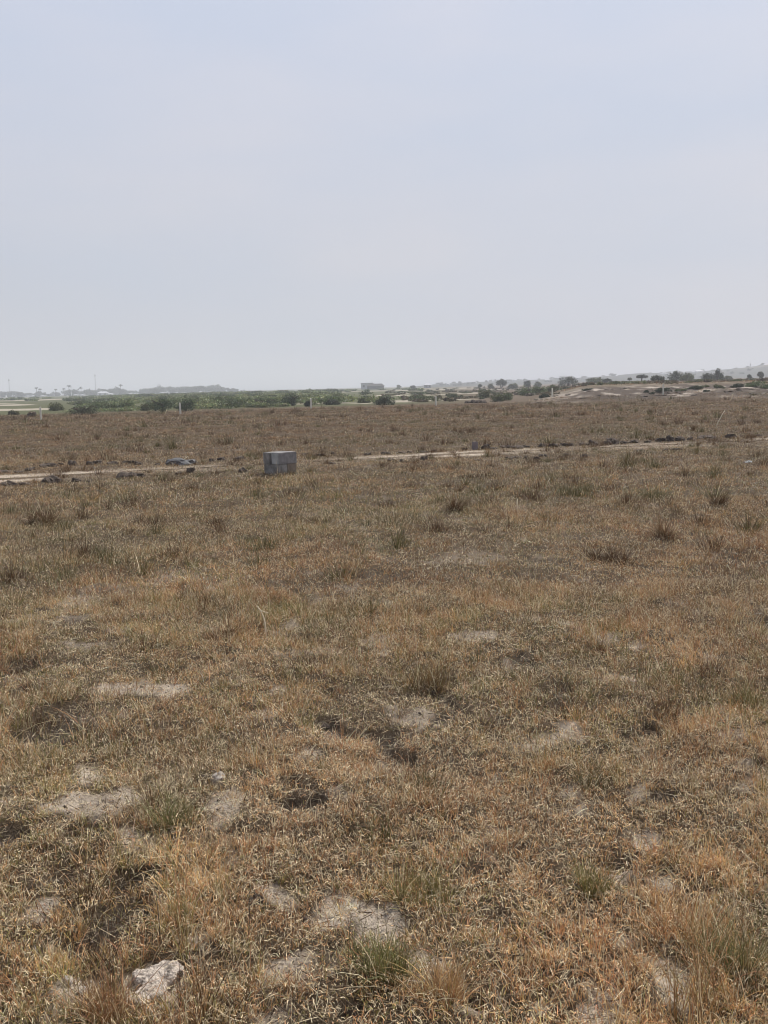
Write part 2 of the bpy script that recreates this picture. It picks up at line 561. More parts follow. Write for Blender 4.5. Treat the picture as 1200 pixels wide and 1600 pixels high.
PALETTE = {                                        # real colours of the blades
    'orange': np.array([0.37, 0.200, 0.094]),
    'tan': np.array([0.475, 0.292, 0.132]),
    'straw': np.array([0.90, 0.74, 0.48]),
    'olive': np.array([0.205, 0.175, 0.062]),
    'green': np.array([0.215, 0.200, 0.075]),
    'grey': np.array([0.33, 0.245, 0.158]),
    'umber': np.array([0.155, 0.086, 0.038]),
}


def fan_points(y0, y1, dens):
    """random points of the wedge in front of the camera"""
    ymax = y1
    half = 0.56 * ymax + 1.6
    n = int(dens * (y1 - y0) * 2 * half)
    x = RNG.uniform(-half, half, n); y = RNG.uniform(y0, y1, n)
    k = np.abs(x) < 0.56 * y + 1.6
    return x[k], y[k]


def pick_colours(x, y, n_per, extra_green=0.0):
    """a tone per tuft, wandering in patches, darkened with distance for shaded blade sides"""
    n = len(x)
    a = 0.6 * fbm(x * 0.55, y * 0.35, 3, 401) + 0.4 * fbm(x * 2.1, y * 1.7, 2, 405); b = 0.6 * fbm(x * 0.25, y * 0.16, 3, 411) + 0.4 * fbm(x * 1.6, y * 1.3, 2, 415); c = fbm(x * 1.3, y * 1.1, 3, 421)
    w_or = np.clip(0.52 + 3.0 * (a - 0.5), 0.08, 1.3)
    w_tan = np.full(n, 0.55)
    w_ol = np.clip(0.32 + 5.5 * (b - 0.5) + 1.2 * (0.5 - a), 0.03, 1.2) + extra_green
    w_gr = np.clip(0.15 + 2.2 * (c - 0.5), 0.02, 0.7)
    w_um = np.full(n, 0.30)
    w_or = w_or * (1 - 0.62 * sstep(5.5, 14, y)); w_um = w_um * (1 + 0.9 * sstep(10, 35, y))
    W = np.stack([w_or, w_tan, w_ol, w_gr, w_um], -1)
    W = W / W.sum(1, keepdims=True)
    u = RNG.random(n)[:, None]
    idx = (u > np.cumsum(W, 1)).sum(1).clip(0, 4)
    pal = np.stack([PALETTE[k] for k in ('orange', 'tan', 'olive', 'grey', 'umber')])
    tone = (0.35 + 1.3 * fbm(x * 2.4, y * 1.9, 3, 461)) * (0.75 + 0.5 * fbm(x * 0.7, y * 0.45, 3, 467)) * (1.44 - 0.54 * sstep(2.6, 8.0, y) - 0.24 * sstep(9, 30, y))  # falls with distance: shaded sides of far blades put into their colour
    return pal[idx] * tone[:, None], idx


def tufts(B, x, y, per, rad, hgt, wid, spread=1.0, straw=0.14, colour=None):
    """grow per[i] blades out of each tuft centre"""
    n = len(x)
    if colour is None:
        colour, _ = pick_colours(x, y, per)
    ti = np.repeat(np.arange(n), per)
    m = len(ti)
    ang = RNG.uniform(0, 2 * np.pi, m)
    rr = np.abs(RNG.normal(0, 1, m)) * rad[ti]
    bx = x[ti] + rr * np.cos(ang); by = y[ti] + rr * np.sin(ang)
    bz = height(bx, by) - 0.004
    az = ang + RNG.normal(0, 0.8, m)
    tilt = np.abs(RNG.normal(0.12, 0.34, m)) * spread + 0.25 * rr / (rad[ti] + 1e-6) * spread
    curl = RNG.gamma(1.6, 0.42, m) * spread
    L = hgt[ti] * RNG.lognormal(-0.12, 0.38, m)
    w = wid * RNG.uniform(0.6, 1.5, m) if np.isscalar(wid) else wid[ti] * RNG.uniform(0.6, 1.5, m)
    col = colour[ti] * RNG.lognormal(0, 0.22, m)[:, None] * (1 + RNG.normal(0, 0.06, (m, 3)))
    s = RNG.random(m) < straw
    col[s] = PALETTE['straw'] * RNG.lognormal(-0.1, 0.22, s.sum())[:, None]
    B.add(np.stack([bx, by, bz], -1), az, tilt, curl, L, w, col)


def tall(x, y):
    return np.clip(0.5 + 1.25 * (0.55 * fbm(x * 1.1, y * 0.9, 3, 441) + 0.45 * fbm(x * 3.2, y * 2.7, 3, 447) - 0.5), 0.05, 1)


WOOD_AT = ground_at(243, 1521)


def grass_zone(B, y0, y1, dens, per_mean, hgt_mean, rad, wid, flakes=0.0, litter=0.0, stalks=0.0, flake_len=0.020, straw=0.14, spread=1.0):
    x, y = fan_points(y0, y1, dens)
    b = bareness(x, y)
    dn = 0.25 + 1.5 * fbm(x * 1.3, y * 1.0, 4, 431)
    keep = RNG.random(len(x)) < np.clip(np.maximum((1 - b) ** 1.2, 0.15) * dn * (1 - 0.78 * hollow(x, y)), 0.0, 1)
    if y1 > 68:                                     # the grass ends where the bank and the scrub begin
        m, up = upland(x, y)
        keep &= (y < 71 + 9 * fbm(x * 0.15, y * 0.15, 3, 433)) | ((m > 0.6) & (y > 92))
    keep &= np.hypot((x - WOOD_AT[0]) / 0.085, (y - WOOD_AT[1]) / 0.10) > 1
    x, y = x[keep], y[keep]
    hv = tall(x, y)
    h = hgt_mean * (0.14 + 2.1 * hv ** 1.6) * RNG.lognormal(0, 0.25, len(x))
    h *= 0.38 + 0.62 * sstep(0.8, 4.0, np.abs(track_off(x, y)))   # trodden short beside the track
    big = RNG.random(len(x)) < 0.035
    h[big] *= 1.5
    per = np.maximum(3, (per_mean * RNG.lognormal(0, 0.35, len(x)) * (1 + 0.9 * big))).astype(int)
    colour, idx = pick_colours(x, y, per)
    colour[big] = colour[big] * 0.75
    w = np.where(idx == 4, wid * 0.8, wid)
    tufts(B, x, y, per, np.full(len(x), rad) * (0.7 + 0.8 * RNG.random(len(x))) * (1 + 0.6 * big), h, w, spread, colour=colour, straw=straw)
    if flakes:                                      # curled leaf ends caught among the blades
        fx, fy = fan_points(y0, y1, flakes)
        bb = bareness(fx, fy)
        k = RNG.random(len(fx)) < (1 - bb) * (1 - hollow(fx, fy)) * (np.hypot((fx - WOOD_AT[0]) / 0.085, (fy - WOOD_AT[1]) / 0.10) > 1)
        fx, fy = fx[k], fy[k]
        n = len(fx)
        hh = hgt_mean * (0.45 + 1.15 * tall(fx, fy)) * (0.38 + 0.62 * sstep(0.8, 4.0, np.abs(track_off(fx, fy))))
        z = height(fx, fy) + hh * RNG.uniform(0.1, 0.85, n)
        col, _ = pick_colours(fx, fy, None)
        col = col * 1.15
        s = RNG.random(n) < 3.0 * straw
        col[s] = PALETTE['straw'] * RNG.uniform(0.65, 1.1, s.sum())[:, None]
        B.add(np.stack([fx, fy, z], -1), RNG.uniform(0, 6.28, n), RNG.uniform(0.1, 1.7, n), RNG.normal(0.4, 1.3, n),
              flake_len * RNG.lognormal(0, 0.4, n), wid * RNG.uniform(0.9, 1.7, n), col, 0.6)
    if litter:                                      # dead blades lying on the soil
        fx, fy = fan_points(y0, y1, litter)
        n = len(fx)
        z = height(fx, fy) + RNG.uniform(0.002, 0.016, n)
        col = np.where((RNG.random(n) < 0.45)[:, None], PALETTE['grey'], PALETTE['straw'] * 0.75) * RNG.lognormal(-0.1, 0.3, n)[:, None]
        B.add(np.stack([fx, fy, z], -1), RNG.uniform(0, 6.28, n), RNG.normal(1.5, 0.14, n), RNG.normal(0, 0.35, n),
              0.055 * RNG.lognormal(0, 0.45, n), wid * RNG.uniform(0.6, 1.2, n), col, 0.5)
    if litter:                                      # dark rotten scraps on the soil
        fx, fy = fan_points(y0, y1, litter * 0.7)
        n = len(fx)
        z = height(fx, fy) + RNG.uniform(0.001, 0.012, n)
        col = PALETTE['umber'] * RNG.uniform(0.25, 0.8, n)[:, None]
        B.add(np.stack([fx, fy, z], -1), RNG.uniform(0, 6.28, n), RNG.normal(1.45, 0.25, n), RNG.normal(0, 0.6, n),
              0.03 * RNG.lognormal(0, 0.4, n), wid * RNG.uniform(0.9, 1.9, n), col, 0.5)
    if stalks:                                      # thin upright seed stalks
        fx, fy = fan_points(y0, y1, stalks)
        k = (bareness(fx, fy) < 0.5) & (fbm(fx * 0.5, fy * 0.5, 3, 451) > 0.42)
        fx, fy = fx[k], fy[k]
        n = len(fx)
        z = height(fx, fy)
        az = RNG.uniform(0, 6.28, n); ti = np.abs(RNG.normal(0, 0.13, n)); L = hgt_mean * RNG.uniform(1.5, 3.0, n)
        col = np.where((RNG.random(n) < 0.3)[:, None], PALETTE['straw'] * 0.8, PALETTE['umber'] * 1.25)
        B.add(np.stack([fx, fy, z], -1), az, ti, RNG.uniform(0.0, 0.2, n), L, np.full(n, wid * 0.62), col, 0.3)
        for q in range(3):                          # the seed head: short bristles at the tip
            tx = fx + np.sin(ti) * np.cos(az) * L * (0.82 + 0.05 * q); ty = fy + np.sin(ti) * np.sin(az) * L * (0.82 + 0.05 * q)
            tz = z + np.cos(ti) * L * (0.80 + 0.06 * q)
            B.add(np.stack([tx, ty, tz], -1), RNG.uniform(0, 6.28, n), RNG.uniform(0.1, 0.6, n), RNG.uniform(0, 0.4, n),
                  L * 0.13, np.full(n, wid * 0.9), col * 1.1, 0.6)


def dark_tufts(B, y0, y1, dens, per, rad, hgt, wid):
    """scattered dense dark tufts"""
    x, y = fan_points(y0, y1, dens)
    if y1 > 70:
        m, up = upland(x, y)
        k = y < 72 + 6 * fbm(x * 0.15, y * 0.15, 3, 433)
        x, y = x[k], y[k]
    k = bareness(x, y) < 0.35
    x, y = x[k], y[k]
    n = len(x)
    s_ = RNG.lognormal(0, 0.3, n)
    tone = np.where((RNG.random(n) < 0.6)[:, None], PALETTE['umber'] * 0.75, PALETTE['olive'] * 0.6)
    tufts(B, x, y, np.maximum(20, per * s_).astype(int), rad * s_, hgt * RNG.lognormal(0, 0.25, n), wid, 1.0, 0.03, tone)


near = Blades(4)
grass_zone(near, 1.5, 4.2, 700, 22, 0.054, 0.026, 0.0019, flakes=9500, litter=2400, stalks=34, straw=0.20, flake_len=0.0155)
grass_zone(near, 4.2, 7.5, 470, 17, 0.056, 0.030, 0.0023, flakes=5000, litter=1000, stalks=20, straw=0.17, flake_len=0.017)
dark_tufts(near, 2.2, 7.5, 1.9, 190, 0.075, 0.085, 0.0020)
tag(near.build('dry_grass', MAT_DRY), 'tangled brown and straw coloured dry grass covering the nearest ground', 'grass', kind='stuff')
mid = Blades(3)
grass_zone(mid, 7.5, 13, 260, 12, 0.062, 0.040, 0.0033, flakes=1700, litter=260, stalks=12, flake_len=0.021, straw=0.12, spread=1.3)
grass_zone(mid, 13, 24, 120, 10, 0.068, 0.060, 0.0048, flakes=520, litter=60, stalks=4, flake_len=0.027, straw=0.09, spread=1.45)
dark_tufts(mid, 7.5, 24, 0.85, 130, 0.10, 0.14, 0.0042)
tag(mid.build('dry_grass', MAT_DRY), 'brown dry grass covering the middle of the field before the dirt track', 'grass', kind='stuff')
far = Blades(2)
grass_zone(far, 24, 42, 64, 9, 0.062, 0.10, 0.0068, flakes=50, stalks=0.6, flake_len=0.05, straw=0.06, spread=1.45)
grass_zone(far, 42, 80, 24, 9, 0.072, 0.15, 0.012, flakes=12, flake_len=0.07, straw=0.05, spread=1.35)
grass_zone(far, 92, 150, 1.2, 10, 0.09, 0.45, 0.04, straw=0.05)
dark_tufts(far, 24, 42, 0.20, 70, 0.13, 0.17, 0.009)
dark_tufts(far, 42, 76, 0.10, 60, 0.22, 0.24, 0.016)
tag(far.build('dry_grass', MAT_DRY), 'dull brown dry grass covering the far half of the field up to the posts', 'grass', kind='stuff')


def track_tufts():
    B = Blades(3)
    for off, dens, sg in ((1.05, 4.5, 0.22), (-1.15, 3.0, 0.25), (0.0, 3.5, 0.45)):
        n = int(34 * dens)
        x = RNG.uniform(-15, 17, n)
        k = fbm(x * 0.6, x * 0 + off, 3, 480) > 0.42
        x = x[k]; n = len(x)
        y = np.interp(x, TRX, TRY) + off + RNG.normal(0, sg, n)
        s_ = RNG.lognormal(0, 0.35, n)
        tone = np.where((RNG.random(n) < 0.6)[:, None], PALETTE['umber'] * 0.9, PALETTE['tan'] * 0.45)
        tufts(B, x, y, np.maximum(15, 60 * s_).astype(int), 0.075 * s_, 0.085 * s_, 0.0055, 1.2, 0.05, tone)
    tag(B.build('dry_grass', MAT_DRY), 'dark ragged dry grass growing along both edges of the dirt track', 'grass', kind='stuff')


track_tufts()


# countable tussocks that stand out of the field
def tussock(px, py, hw, hgt, colour, label, per=220, name='grass_tussock', straw=0.08, wid=None, spread=1.0):
    gx, gy = ground_at(px, py)
    r = hw / F_PX * gy
    B = Blades(4)
    n = 12
    a = RNG.uniform(0, 6.28, n); q = r * 0.75 * np.sqrt(RNG.random(n))
    tx = np.cos(a) * q; ty = np.sin(a) * q * 0.8
    w = wid or max(0.0019, 0.00042 * gy)
    if gy > 6: per = int(per * 2.6); hgt = hgt * 0.72; spread = 1.25; straw = max(straw, 0.12)
    tufts(B, gx + tx, gy + ty, np.full(n, per // n), np.full(n, r * 0.25), np.full(n, hgt), w, spread, straw,
          np.repeat(colour[None], n, 0))
    z0 = gz(gx, gy)
    B.v = [v - np.array([gx, gy, z0]) for v in B.v]
    o = B.build(name, MAT_GREEN)
    o.location = (gx, gy, z0)
    tag(o, label, 'grass tuft')


P = PALETTE
tussock(590, 1508, 62, 0.085, P['green'] * 1.15, 'bright green grass tuft in front of the big bare sand patch', 520, straw=0.05)
tussock(275, 1292, 40, 0.11, P['green'] * 1.0, 'green grass tuft left of centre among tan grass', 320, straw=0.06)
tussock(680, 1068, 44, 0.15, P['umber'] * 0.9 + P['olive'] * 0.3, 'dark olive brown grass tuft casting a black shadow at mid field', 380)
tussock(340, 1000, 46, 0.13, P['umber'] * 1.1, 'reddish dark grass tuft left of the curved pale stalk', 380)
tussock(1160, 1112, 44, 0.14, P['olive'] * 0.9, 'olive grass tuft with dark hollow at the right edge', 380)
tussock(948, 872, 42, 0.16, P['umber'] * 0.8, 'broad low dark grass tuft on the right beyond mid field', 420)
tussock(710, 800, 13, 0.25, P['umber'] * 0.85, 'narrow tall dark grass tuft right of the block stack', 200)
tussock(66, 818, 22, 0.30, P['umber'] * 0.9, 'tall dark brown grass tuft at the far left nearer than the track', 320)
tussock(1122, 792, 16, 0.2, P['umber'] * 0.8, 'small dark grass tuft at the far right nearer than the track', 220)
tussock(1038, 838, 22, 0.25, P['umber'] * 1.0 + P['grey'] * 0.2, 'feathery grey brown grass tuft between two dark tufts on the right', 260)
tussock(1140, 1500, 60, 0.11, P['green'] * 0.9, 'olive green grass tuft at the lower right corner', 420, straw=0.12)
tussock(930, 1385, 46, 0.09, P['olive'] * 1.1, 'soft olive grass tuft above the lower right bare patch', 380, straw=0.10)
tussock(660, 1395, 60, 0.10, P['olive'] * 1.15, 'olive grass tuft at the rear edge of the big bare sand patch', 420, straw=0.10)
tussock(450, 950, 40, 0.12, P['olive'] * 1.2, 'yellowish olive grass tuft right behind the curved pale stalk', 380, straw=0.12)
tussock(1080, 1590, 60, 0.20, P['tan'] * 0.7, 'tall loose tan grass tuft at the bottom right edge', 140, straw=0.12, spread=0.55)
tussock(690, 1560, 46, 0.13, P['tan'] * 0.9, 'tan grass tuft right of the bright green tuft', 320, straw=0.16)
tussock(160, 1570, 60, 0.11, P['umber'] * 1.2 + P['orange'] * 0.25, 'reddish brown wiry grass tuft below the bleached wood', 420, straw=0.08)


# ------------------------------------------------------------------ concrete block stack
def block_mesh():
    L, W, H = 0.45, 0.222, 0.222
    bm = bmesh.new()
    t = 0.038
    xs = [-L / 2, -L / 2 + t, -t / 2, t / 2, L / 2 - t, L / 2]
    ys = [-W / 2, -W / 2 + t, W / 2 - t, W / 2]
    vt = [[[bm.verts.new((x, y, z)) for z in (0, 0.04, H)] for y in ys] for x in xs]
    hole = set()
    for i in range(5):
        for j in range(3):
            bm.faces.new((vt[i][j][0], vt[i][j + 1][0], vt[i + 1][j + 1][0], vt[i + 1][j][0]))
            k = 1 if (i, j) in hole else 2
            bm.faces.new((vt[i][j][k], vt[i + 1][j][k], vt[i + 1][j + 1][k], vt[i][j + 1][k]))
    for k in range(2):
        for i in range(5):
            for j in (0, 3):
                bm.faces.new((vt[i][j][k], vt[i + 1][j][k], vt[i + 1][j][k + 1], vt[i][j][k + 1]))
        for j in range(3):
            for i in (0, 5):
                bm.faces.new((vt[i][j][k], vt[i][j + 1][k], vt[i][j + 1][k + 1], vt[i][j][k + 1]))
    for a in vt:
        for b_ in a:
            for v in list(b_):
                if not v.link_faces: bm.verts.remove(v)
    bmesh.ops.recalc_face_normals(bm, faces=bm.faces)
    outer = [e for e in bm.edges if e.is_manifold and e.calc_face_angle(0) > 0.5]
    bmesh.ops.bevel(bm, geom=outer, offset=0.011, segments=2, affect='EDGES')
    return bm_mesh('concrete_block', bm)


sx, sy = ground_at(436, 741)
srz = math.radians(42)
ux, uy = Vector((math.cos(srz), math.sin(srz), 0)), Vector((-math.sin(srz), math.cos(srz), 0))
sz = gz(sx, sy) - 0.012
# the left face looks along -uy..: lower course lies crosswise, upper course shows its ends on the left
BLK = [  # local offset, rotation, z, material, label
    ((-0.113, 0.0), 90, 0.0, MAT_BLOCK, 'dark grey concrete block in the lower course, left side of the stack'),
    ((0.113, 0.004), 90, 0.0, MAT_BLOCK_BROWN, 'brown concrete block in the lower course, right side of the stack'),
    ((-0.014, 0.117), 0, 0.224, MAT_BLOCK, 'dark grey concrete block on the top left of the stack'),
    ((0.010, -0.115), 0, 0.224, MAT_PALE_END, 'concrete block with a pale end, topmost at the near corner of the stack'),
]
for k, ((ox, oy), r, z, mt, lab) in enumerate(BLK):
    me = block_mesh()
    p = Vector((sx, sy, sz + z)) + ux * ox + uy * oy + Vector((0, 0.31, 0))
    o = link('concrete_block', me, mt, loc=p, rz=srz + math.radians(r + (2.0, -1.5, -2.5, 2.2)[k]))
    tag(o, lab, 'concrete block', 'concrete blocks stacked by the track')

# small survey block standing on the far side of the track
bm = bmesh.new()
v = bm_box(bm, (0, 0, 0.105), (0.125, 0.125, 0.21))
for q in v:
    if q.co.z > 0.1: q.co.x *= 0.92; q.co.y *= 0.92
bmesh.ops.bevel(bm, geom=bm.edges[:], offset=0.008, segments=2, affect='EDGES')
mx, my = ground_at(742, 703)
tag(link('survey_marker', bm_mesh('survey_marker', bm), rough_mat('purplish_concrete', (0.20, 0.165, 0.17), (0.28, 0.24, 0.24), 12, 0.4),
         loc=(mx, my, gz(mx, my) - 0.01), rz=0.3),
    'small purplish square marker stub standing at the far edge of the track', 'marker')


# ------------------------------------------------------------------ white posts
def post_mesh():
    bm = bmesh.new()
    s = [(0.060, 0.0), (0.058, 0.05), (0.051, 0.82), (0.046, 0.85), (0.013, 0.88)]
    rings = [[bm.verts.new((a * w, b * w, z)) for a, b in ((-1, -1), (1, -1), (1, 1), (-1, 1))] for w, z in s]
    for r0, r1 in zip(rings, rings[1:]):
        for k in range(4):
            bm.faces.new((r0[k], r0[(k + 1) % 4], r1[(k + 1) % 4], r1[k]))
    bm.faces.new(rings[0][::-1]); bm.faces.new(rings[-1])
    bmesh.ops.bevel(bm, geom=[e for e in bm.edges if abs(e.verts[0].co.z - e.verts[1].co.z) > 0.3], offset=0.008, segments=2, affect='EDGES')
    return bm_mesh('boundary_post', bm)


pm = post_mesh()
POSTS = [(64, 655.5, 'pale concrete post at the left, before the strip of white sand', 1.0),
         (282, 647, 'pale concrete post beside the dark green bushes', 0.98),
         (486, 639.5, 'pale concrete post before the broad spreading bush', 0.97),
         (681, 634, 'pale concrete post in the middle of the brown field edge', 0.86),
         (863, 627.5, 'pale concrete post at the left end of the pale earth bank', 0.86),
         (1036, 626, 'pale concrete post farthest right before the earth bank', 1.02)]
for k, (px, py, lab, s) in enumerate(POSTS):
    x, y = ground_at(px, py)
    o = link('boundary_post', pm, MAT_POST, loc=(x, y, gz(x, y) - 0.02), rz=0.3 + 0.2 * k, scale=(1, 1, s))
    o.rotation_euler = (RNG.normal(0, 0.012), RNG.normal(0, 0.015), 0.3 + 0.2 * k)
    tag(o, lab, 'post', 'row of pale posts along the field edge')


# ------------------------------------------------------------------ clods, stones, wood, stalks
def lump(name, seed, jag=0.35, flat=0.6, sub=3):
    bm = bmesh.new()
    bmesh.ops.create_icosphere(bm, subdivisions=sub, radius=1)
    co = np.array([v.co[:] for v in bm.verts])
    n = fbm(co[:, 0] * 1.3 + seed * 7.1 + co[:, 2] * 0.9, co[:, 1] * 1.3 - co[:, 2] * 0.7 + seed, 4, seed)
    n2 = vnoise(co[:, 0] * 3 + 9 + co[:, 2] * 2, co[:, 1] * 3 + seed - co[:, 2] * 2, seed + 3)
    for v, a, b in zip(bm.verts, n, n2):
        s = 1 + jag * 2.2 * (a - 0.5) + jag * 0.6 * (b - 0.5)
        v.co *= s
        v.co.z *= flat
        if v.co.z < -0.25: v.co.z = -0.25
    return bm_mesh(name, bm, False)


CL = [lump('earth_clod', 3 + 5 * i, 0.65, 0.5) for i in range(6)]
CLG = [m.copy() for m in CL]
CLP = [m.copy() for m in CL]
for a, b, c in zip(CL, CLG, CLP):
    a.materials.append(MAT_CLOD); b.materials.append(MAT_CLOD_GREY); c.materials.append(MAT_CLOD_PALE)


def clod(px, py, wpx, hpx, meshes, name, label, cat, group, sink=0.2):
    x, y = ground_at(px, py)
    rx = 1.2 * wpx / 2 / F_PX * y
    rz_ = 1.3 * hpx / F_PX * y / 0.75
    o = link(name, random.choice(meshes), loc=(x, y, gz(x, y) + rz_ * (0.33 - sink)), rz=random.uniform(0, 6.28),
             scale=(rx, rx * random.uniform(0.75, 1.0), rz_))
    return tag(o, label, cat, group)


FAR_EDGE = [(2, 738, 18, 4), (30, 738, 12, 3), (48, 735.5, 14, 5), (76, 731, 22, 6), (95, 729, 10, 4), (115, 730, 12, 8), (140, 728.5, 10, 6),
            (152, 727, 14, 6), (176, 727, 14, 5), (200, 725.5, 14, 5), (215, 726, 10, 4), (246, 726, 8, 3), (330, 721, 8, 5), (345, 719.5, 12, 4),
            (372, 719, 18, 5), (478, 713, 12, 4), (500, 714, 12, 3), (520, 712, 8, 4), (575, 711, 10, 4), (602, 709, 14, 4), (627, 706.5, 16, 3),
            (640, 706, 8, 3), (664, 707, 12, 3), (677, 706, 10, 3), (726, 704, 7, 4), (759, 702, 12, 7), (772, 702, 10, 3),
            (790, 700, 14, 4), (808, 700.5, 16, 4), (822, 699, 12, 3), (846, 698.5, 12, 6), (865, 698.5, 14, 6), (880, 697, 14, 5), (893, 696.5, 8, 4),
            (912, 696, 12, 4), (925, 695.5, 14, 7), (946, 694, 9, 5), (956, 694, 16, 9), (974, 693, 10, 4), (991, 692, 14, 5), (1012, 691.5, 10, 3),
            (1032, 689.5, 12, 6), (1046, 689, 11, 8), (1062, 688.5, 18, 7), (1078, 687.5, 9, 4), (1102, 686, 22, 5), (1116, 685, 12, 4), (1143, 683, 14, 6),
            (1160, 682.5, 8, 3), (1185, 681, 9, 3)]
for p in FAR_EDGE:
    clod(*p, CL, 'earth_clod', 'dark dry earth clod lying along the far edge of the dirt track', 'earth clod', 'dark clods along the far edge of the track')
NEAR_EDGE = [(14, 759, 18, 6), (38, 757, 14, 4), (82, 752, 20, 8), (118, 750, 12, 5), (140, 751, 10, 3), (203, 747, 22, 10), (220, 745, 12, 6), (280, 740, 10, 4),
             (298, 738, 10, 8), (380, 737, 10, 6), (520, 727, 14, 3), (612, 722, 10, 4), (628, 724, 9, 5), (663, 721, 10, 7), (745, 720, 10, 3),
             (795, 717, 14, 4), (808, 716, 16, 5), (822, 716, 9, 5), (839, 715.5, 9, 5), (850, 713, 10, 4), (885, 711, 8, 3), (912, 712, 10, 4),
             (1000, 706, 12, 3), (1040, 704, 8, 4), (1060, 703.5, 14, 3)]
for p in NEAR_EDGE:
    clod(*p, CL, 'earth_clod', 'brown dry earth clod lying along the near edge of the dirt track', 'earth clod', 'brown clods along the near edge of the track')
# grey heap with a stick
o = clod(280, 725.5, 38, 11, CLG[1:2], 'grey_boulder', 'wide low grey stone at the far edge of the track left of the blocks', 'stone', None)
for (px, py, w, h, lab) in ((266, 725, 10, 4, 'small dark clod touching the left end of the wide grey stone'),
                            (300, 724, 14, 6, 'small dark clod touching the right end of the wide grey stone')):
    clod(px, py, w, h, CL, 'earth_clod', lab, 'earth clod', 'clods beside the grey stone')


def stalk(pts, r0, name, label, cat, branches=()):
    bm = bmesh.new()
    n = len(pts)
    bm_tube(bm, pts, [r0 * (1 - 0.5 * i / (n - 1)) for i in range(n)], 6)
    for b in branches:
        bm_tube(bm, b, [r0 * 0.6 * (1 - 0.5 * i / (len(b) - 1)) for i in range(len(b))], 5)
    return bm, name, label, cat


def stalk_px(px, py, trail, r0, name, label, cat, mat=None, branch=None):
    """a stalk rooted at a pixel; trail = list of (dx, dz) offsets in pixels at that distance"""
    x, y = ground_at(px, py)
    s = y / F_PX
    pts = [(dx * s, 0.25 * i * s * 4 / len(trail), dz * s) for i, (dx, dz) in enumerate(trail)]
    br = [[(dx * s, 0, dz * s) for dx, dz in branch]] if branch else []
    bm, *_ = stalk(pts, r0, name, label, cat, br)
    o = link(name, bm_mesh(name, bm, True), mat or MAT_STRAW, loc=(x, y, gz(x, y)))
    return tag(o, label, cat)


stalk_px(415, 1001, [(0, -4), (0.5, 12), (0.5, 24), (-2, 36), (-6, 46), (-11, 54)], 0.0068, 'dry_stalk', 'curved pale straw stalk standing alone at mid field', 'stalk',
         branch=[(-7, 47), (0, 44), (7, 42)])
stalk_px(427, 1010, [(0, -3), (1, 8), (2, 17)], 0.003, 'dry_stalk', 'short straight pale straw right of the curved stalk', 'stalk')
stalk_px(568, 998, [(0, -2), (-2, 6), (-4, 13)], 0.004, 'dry_stalk', 'short leaning pale straw right of the curved stalk and apart from it', 'stalk')
stalk_px(809, 802, [(0, -3), (-0.5, 8), (-1, 16), (-0.5, 24)], 0.010, 'dry_stalk', 'upright pale stalk right of the narrow tall tuft', 'stalk')
stalk_px(854, 758, [(0, -1), (2, 5), (5, 10)], 0.007, 'dry_stalk', 'leaning pale straw just beyond the upright pale stalk', 'stalk')
stalk_px(1118, 669, [(0, -2), (3, 6), (7, 13), (10, 19), (14, 25)], 0.018, 'dry_stick', 'thin pale dry stick leaning right in the far field', 'stick')
stalk_px(282, 725, [(-6, 2), (4, 8), (12, 13)], 0.012, 'dry_stick', 'pale stick leaning over the wide grey stone', 'stick')
stalk_px(300, 1535, [(0, 2), (30, 3), (60, 4), (95, 2)], 0.0022, 'dry_stalk', 'pale yellow straw lying flat right of the bleached wood', 'stalk', branch=[(55, 3), (50, 18), (44, 28)])
stalk_px(388, 1466, [(0, -6), (2, 24), (4, 52), (6, 80)], 0.0016, 'dry_stalk', 'thin dark stalk standing left of the big bare sand patch', 'stalk', mat=MAT_BARK)
stalk_px(250, 1478, [(0, -6), (1, 30), (0, 62), (-1, 92)], 0.0017, 'dry_stalk', 'thin dark stalk standing behind the bleached wood', 'stalk', mat=MAT_BARK)
stalk_px(135, 1460, [(0, -6), (4, 22), (7, 46), (10, 70)], 0.0016, 'dry_stalk', 'thin dark stalk standing at the lower left', 'stalk', mat=MAT_BARK)


# bleached forked slab of dead wood lying flat: an outline on the ground given thickness, weathered by noise
def dead_wood():
    px = [(287, 1494), (279, 1489), (256, 1488), (245, 1495), (227, 1499), (211, 1500), (207, 1508), (214, 1515), (226, 1515), (222, 1524),
          (207, 1536), (203, 1543), (213, 1547), (225, 1549), (232, 1538), (253, 1535), (257, 1525), (258, 1515), (271, 1511), (275, 1504), (286, 1501)]
    pts = [ground_at(a, b, 0.03) for a, b in px]
    cx = sum(p[0] for p in pts) / len(pts); cy = sum(p[1] for p in pts) / len(pts)
    bm = bmesh.new()
    lo = [bm.verts.new(((x - cx) * 1.05, (y - cy) * 1.05, -0.012)) for x, y in pts]
    hi = [bm.verts.new(((x - cx) * 0.97, (y - cy) * 0.97, 0.020 + 0.016 * (y - cy) / 0.1 * 0.5)) for x, y in pts]
    n = len(pts)
    for k in range(n):
        bm.faces.new((lo[k], lo[(k + 1) % n], hi[(k + 1) % n], hi[k]))
    bm.faces.new(lo[::-1]); bm.faces.new(hi)
    o = link('dead_wood', bm_mesh('dead_wood', bm), MAT_WOOD, loc=(cx, cy, gz(cx, cy) + 0.012))
    r = o.modifiers.new('remesh', 'REMESH'); r.mode = 'VOXEL'; r.voxel_size = 0.0022
    for nm, sz_, st in (('lumps', 0.045, 0.016), ('splits', 0.009, 0.006)):
        t = bpy.data.textures.new(nm, 'CLOUDS'); t.noise_scale = sz_; t.noise_depth = 2; t.noise_type = 'HARD_NOISE'
        d = o.modifiers.new(nm, 'DISPLACE'); d.texture = t; d.strength = -st; d.mid_level = 0.4
        d.texture_coords = 'LOCAL'
    tag(o, 'bleached forked piece of dead wood lying at the lower left', 'dead wood')


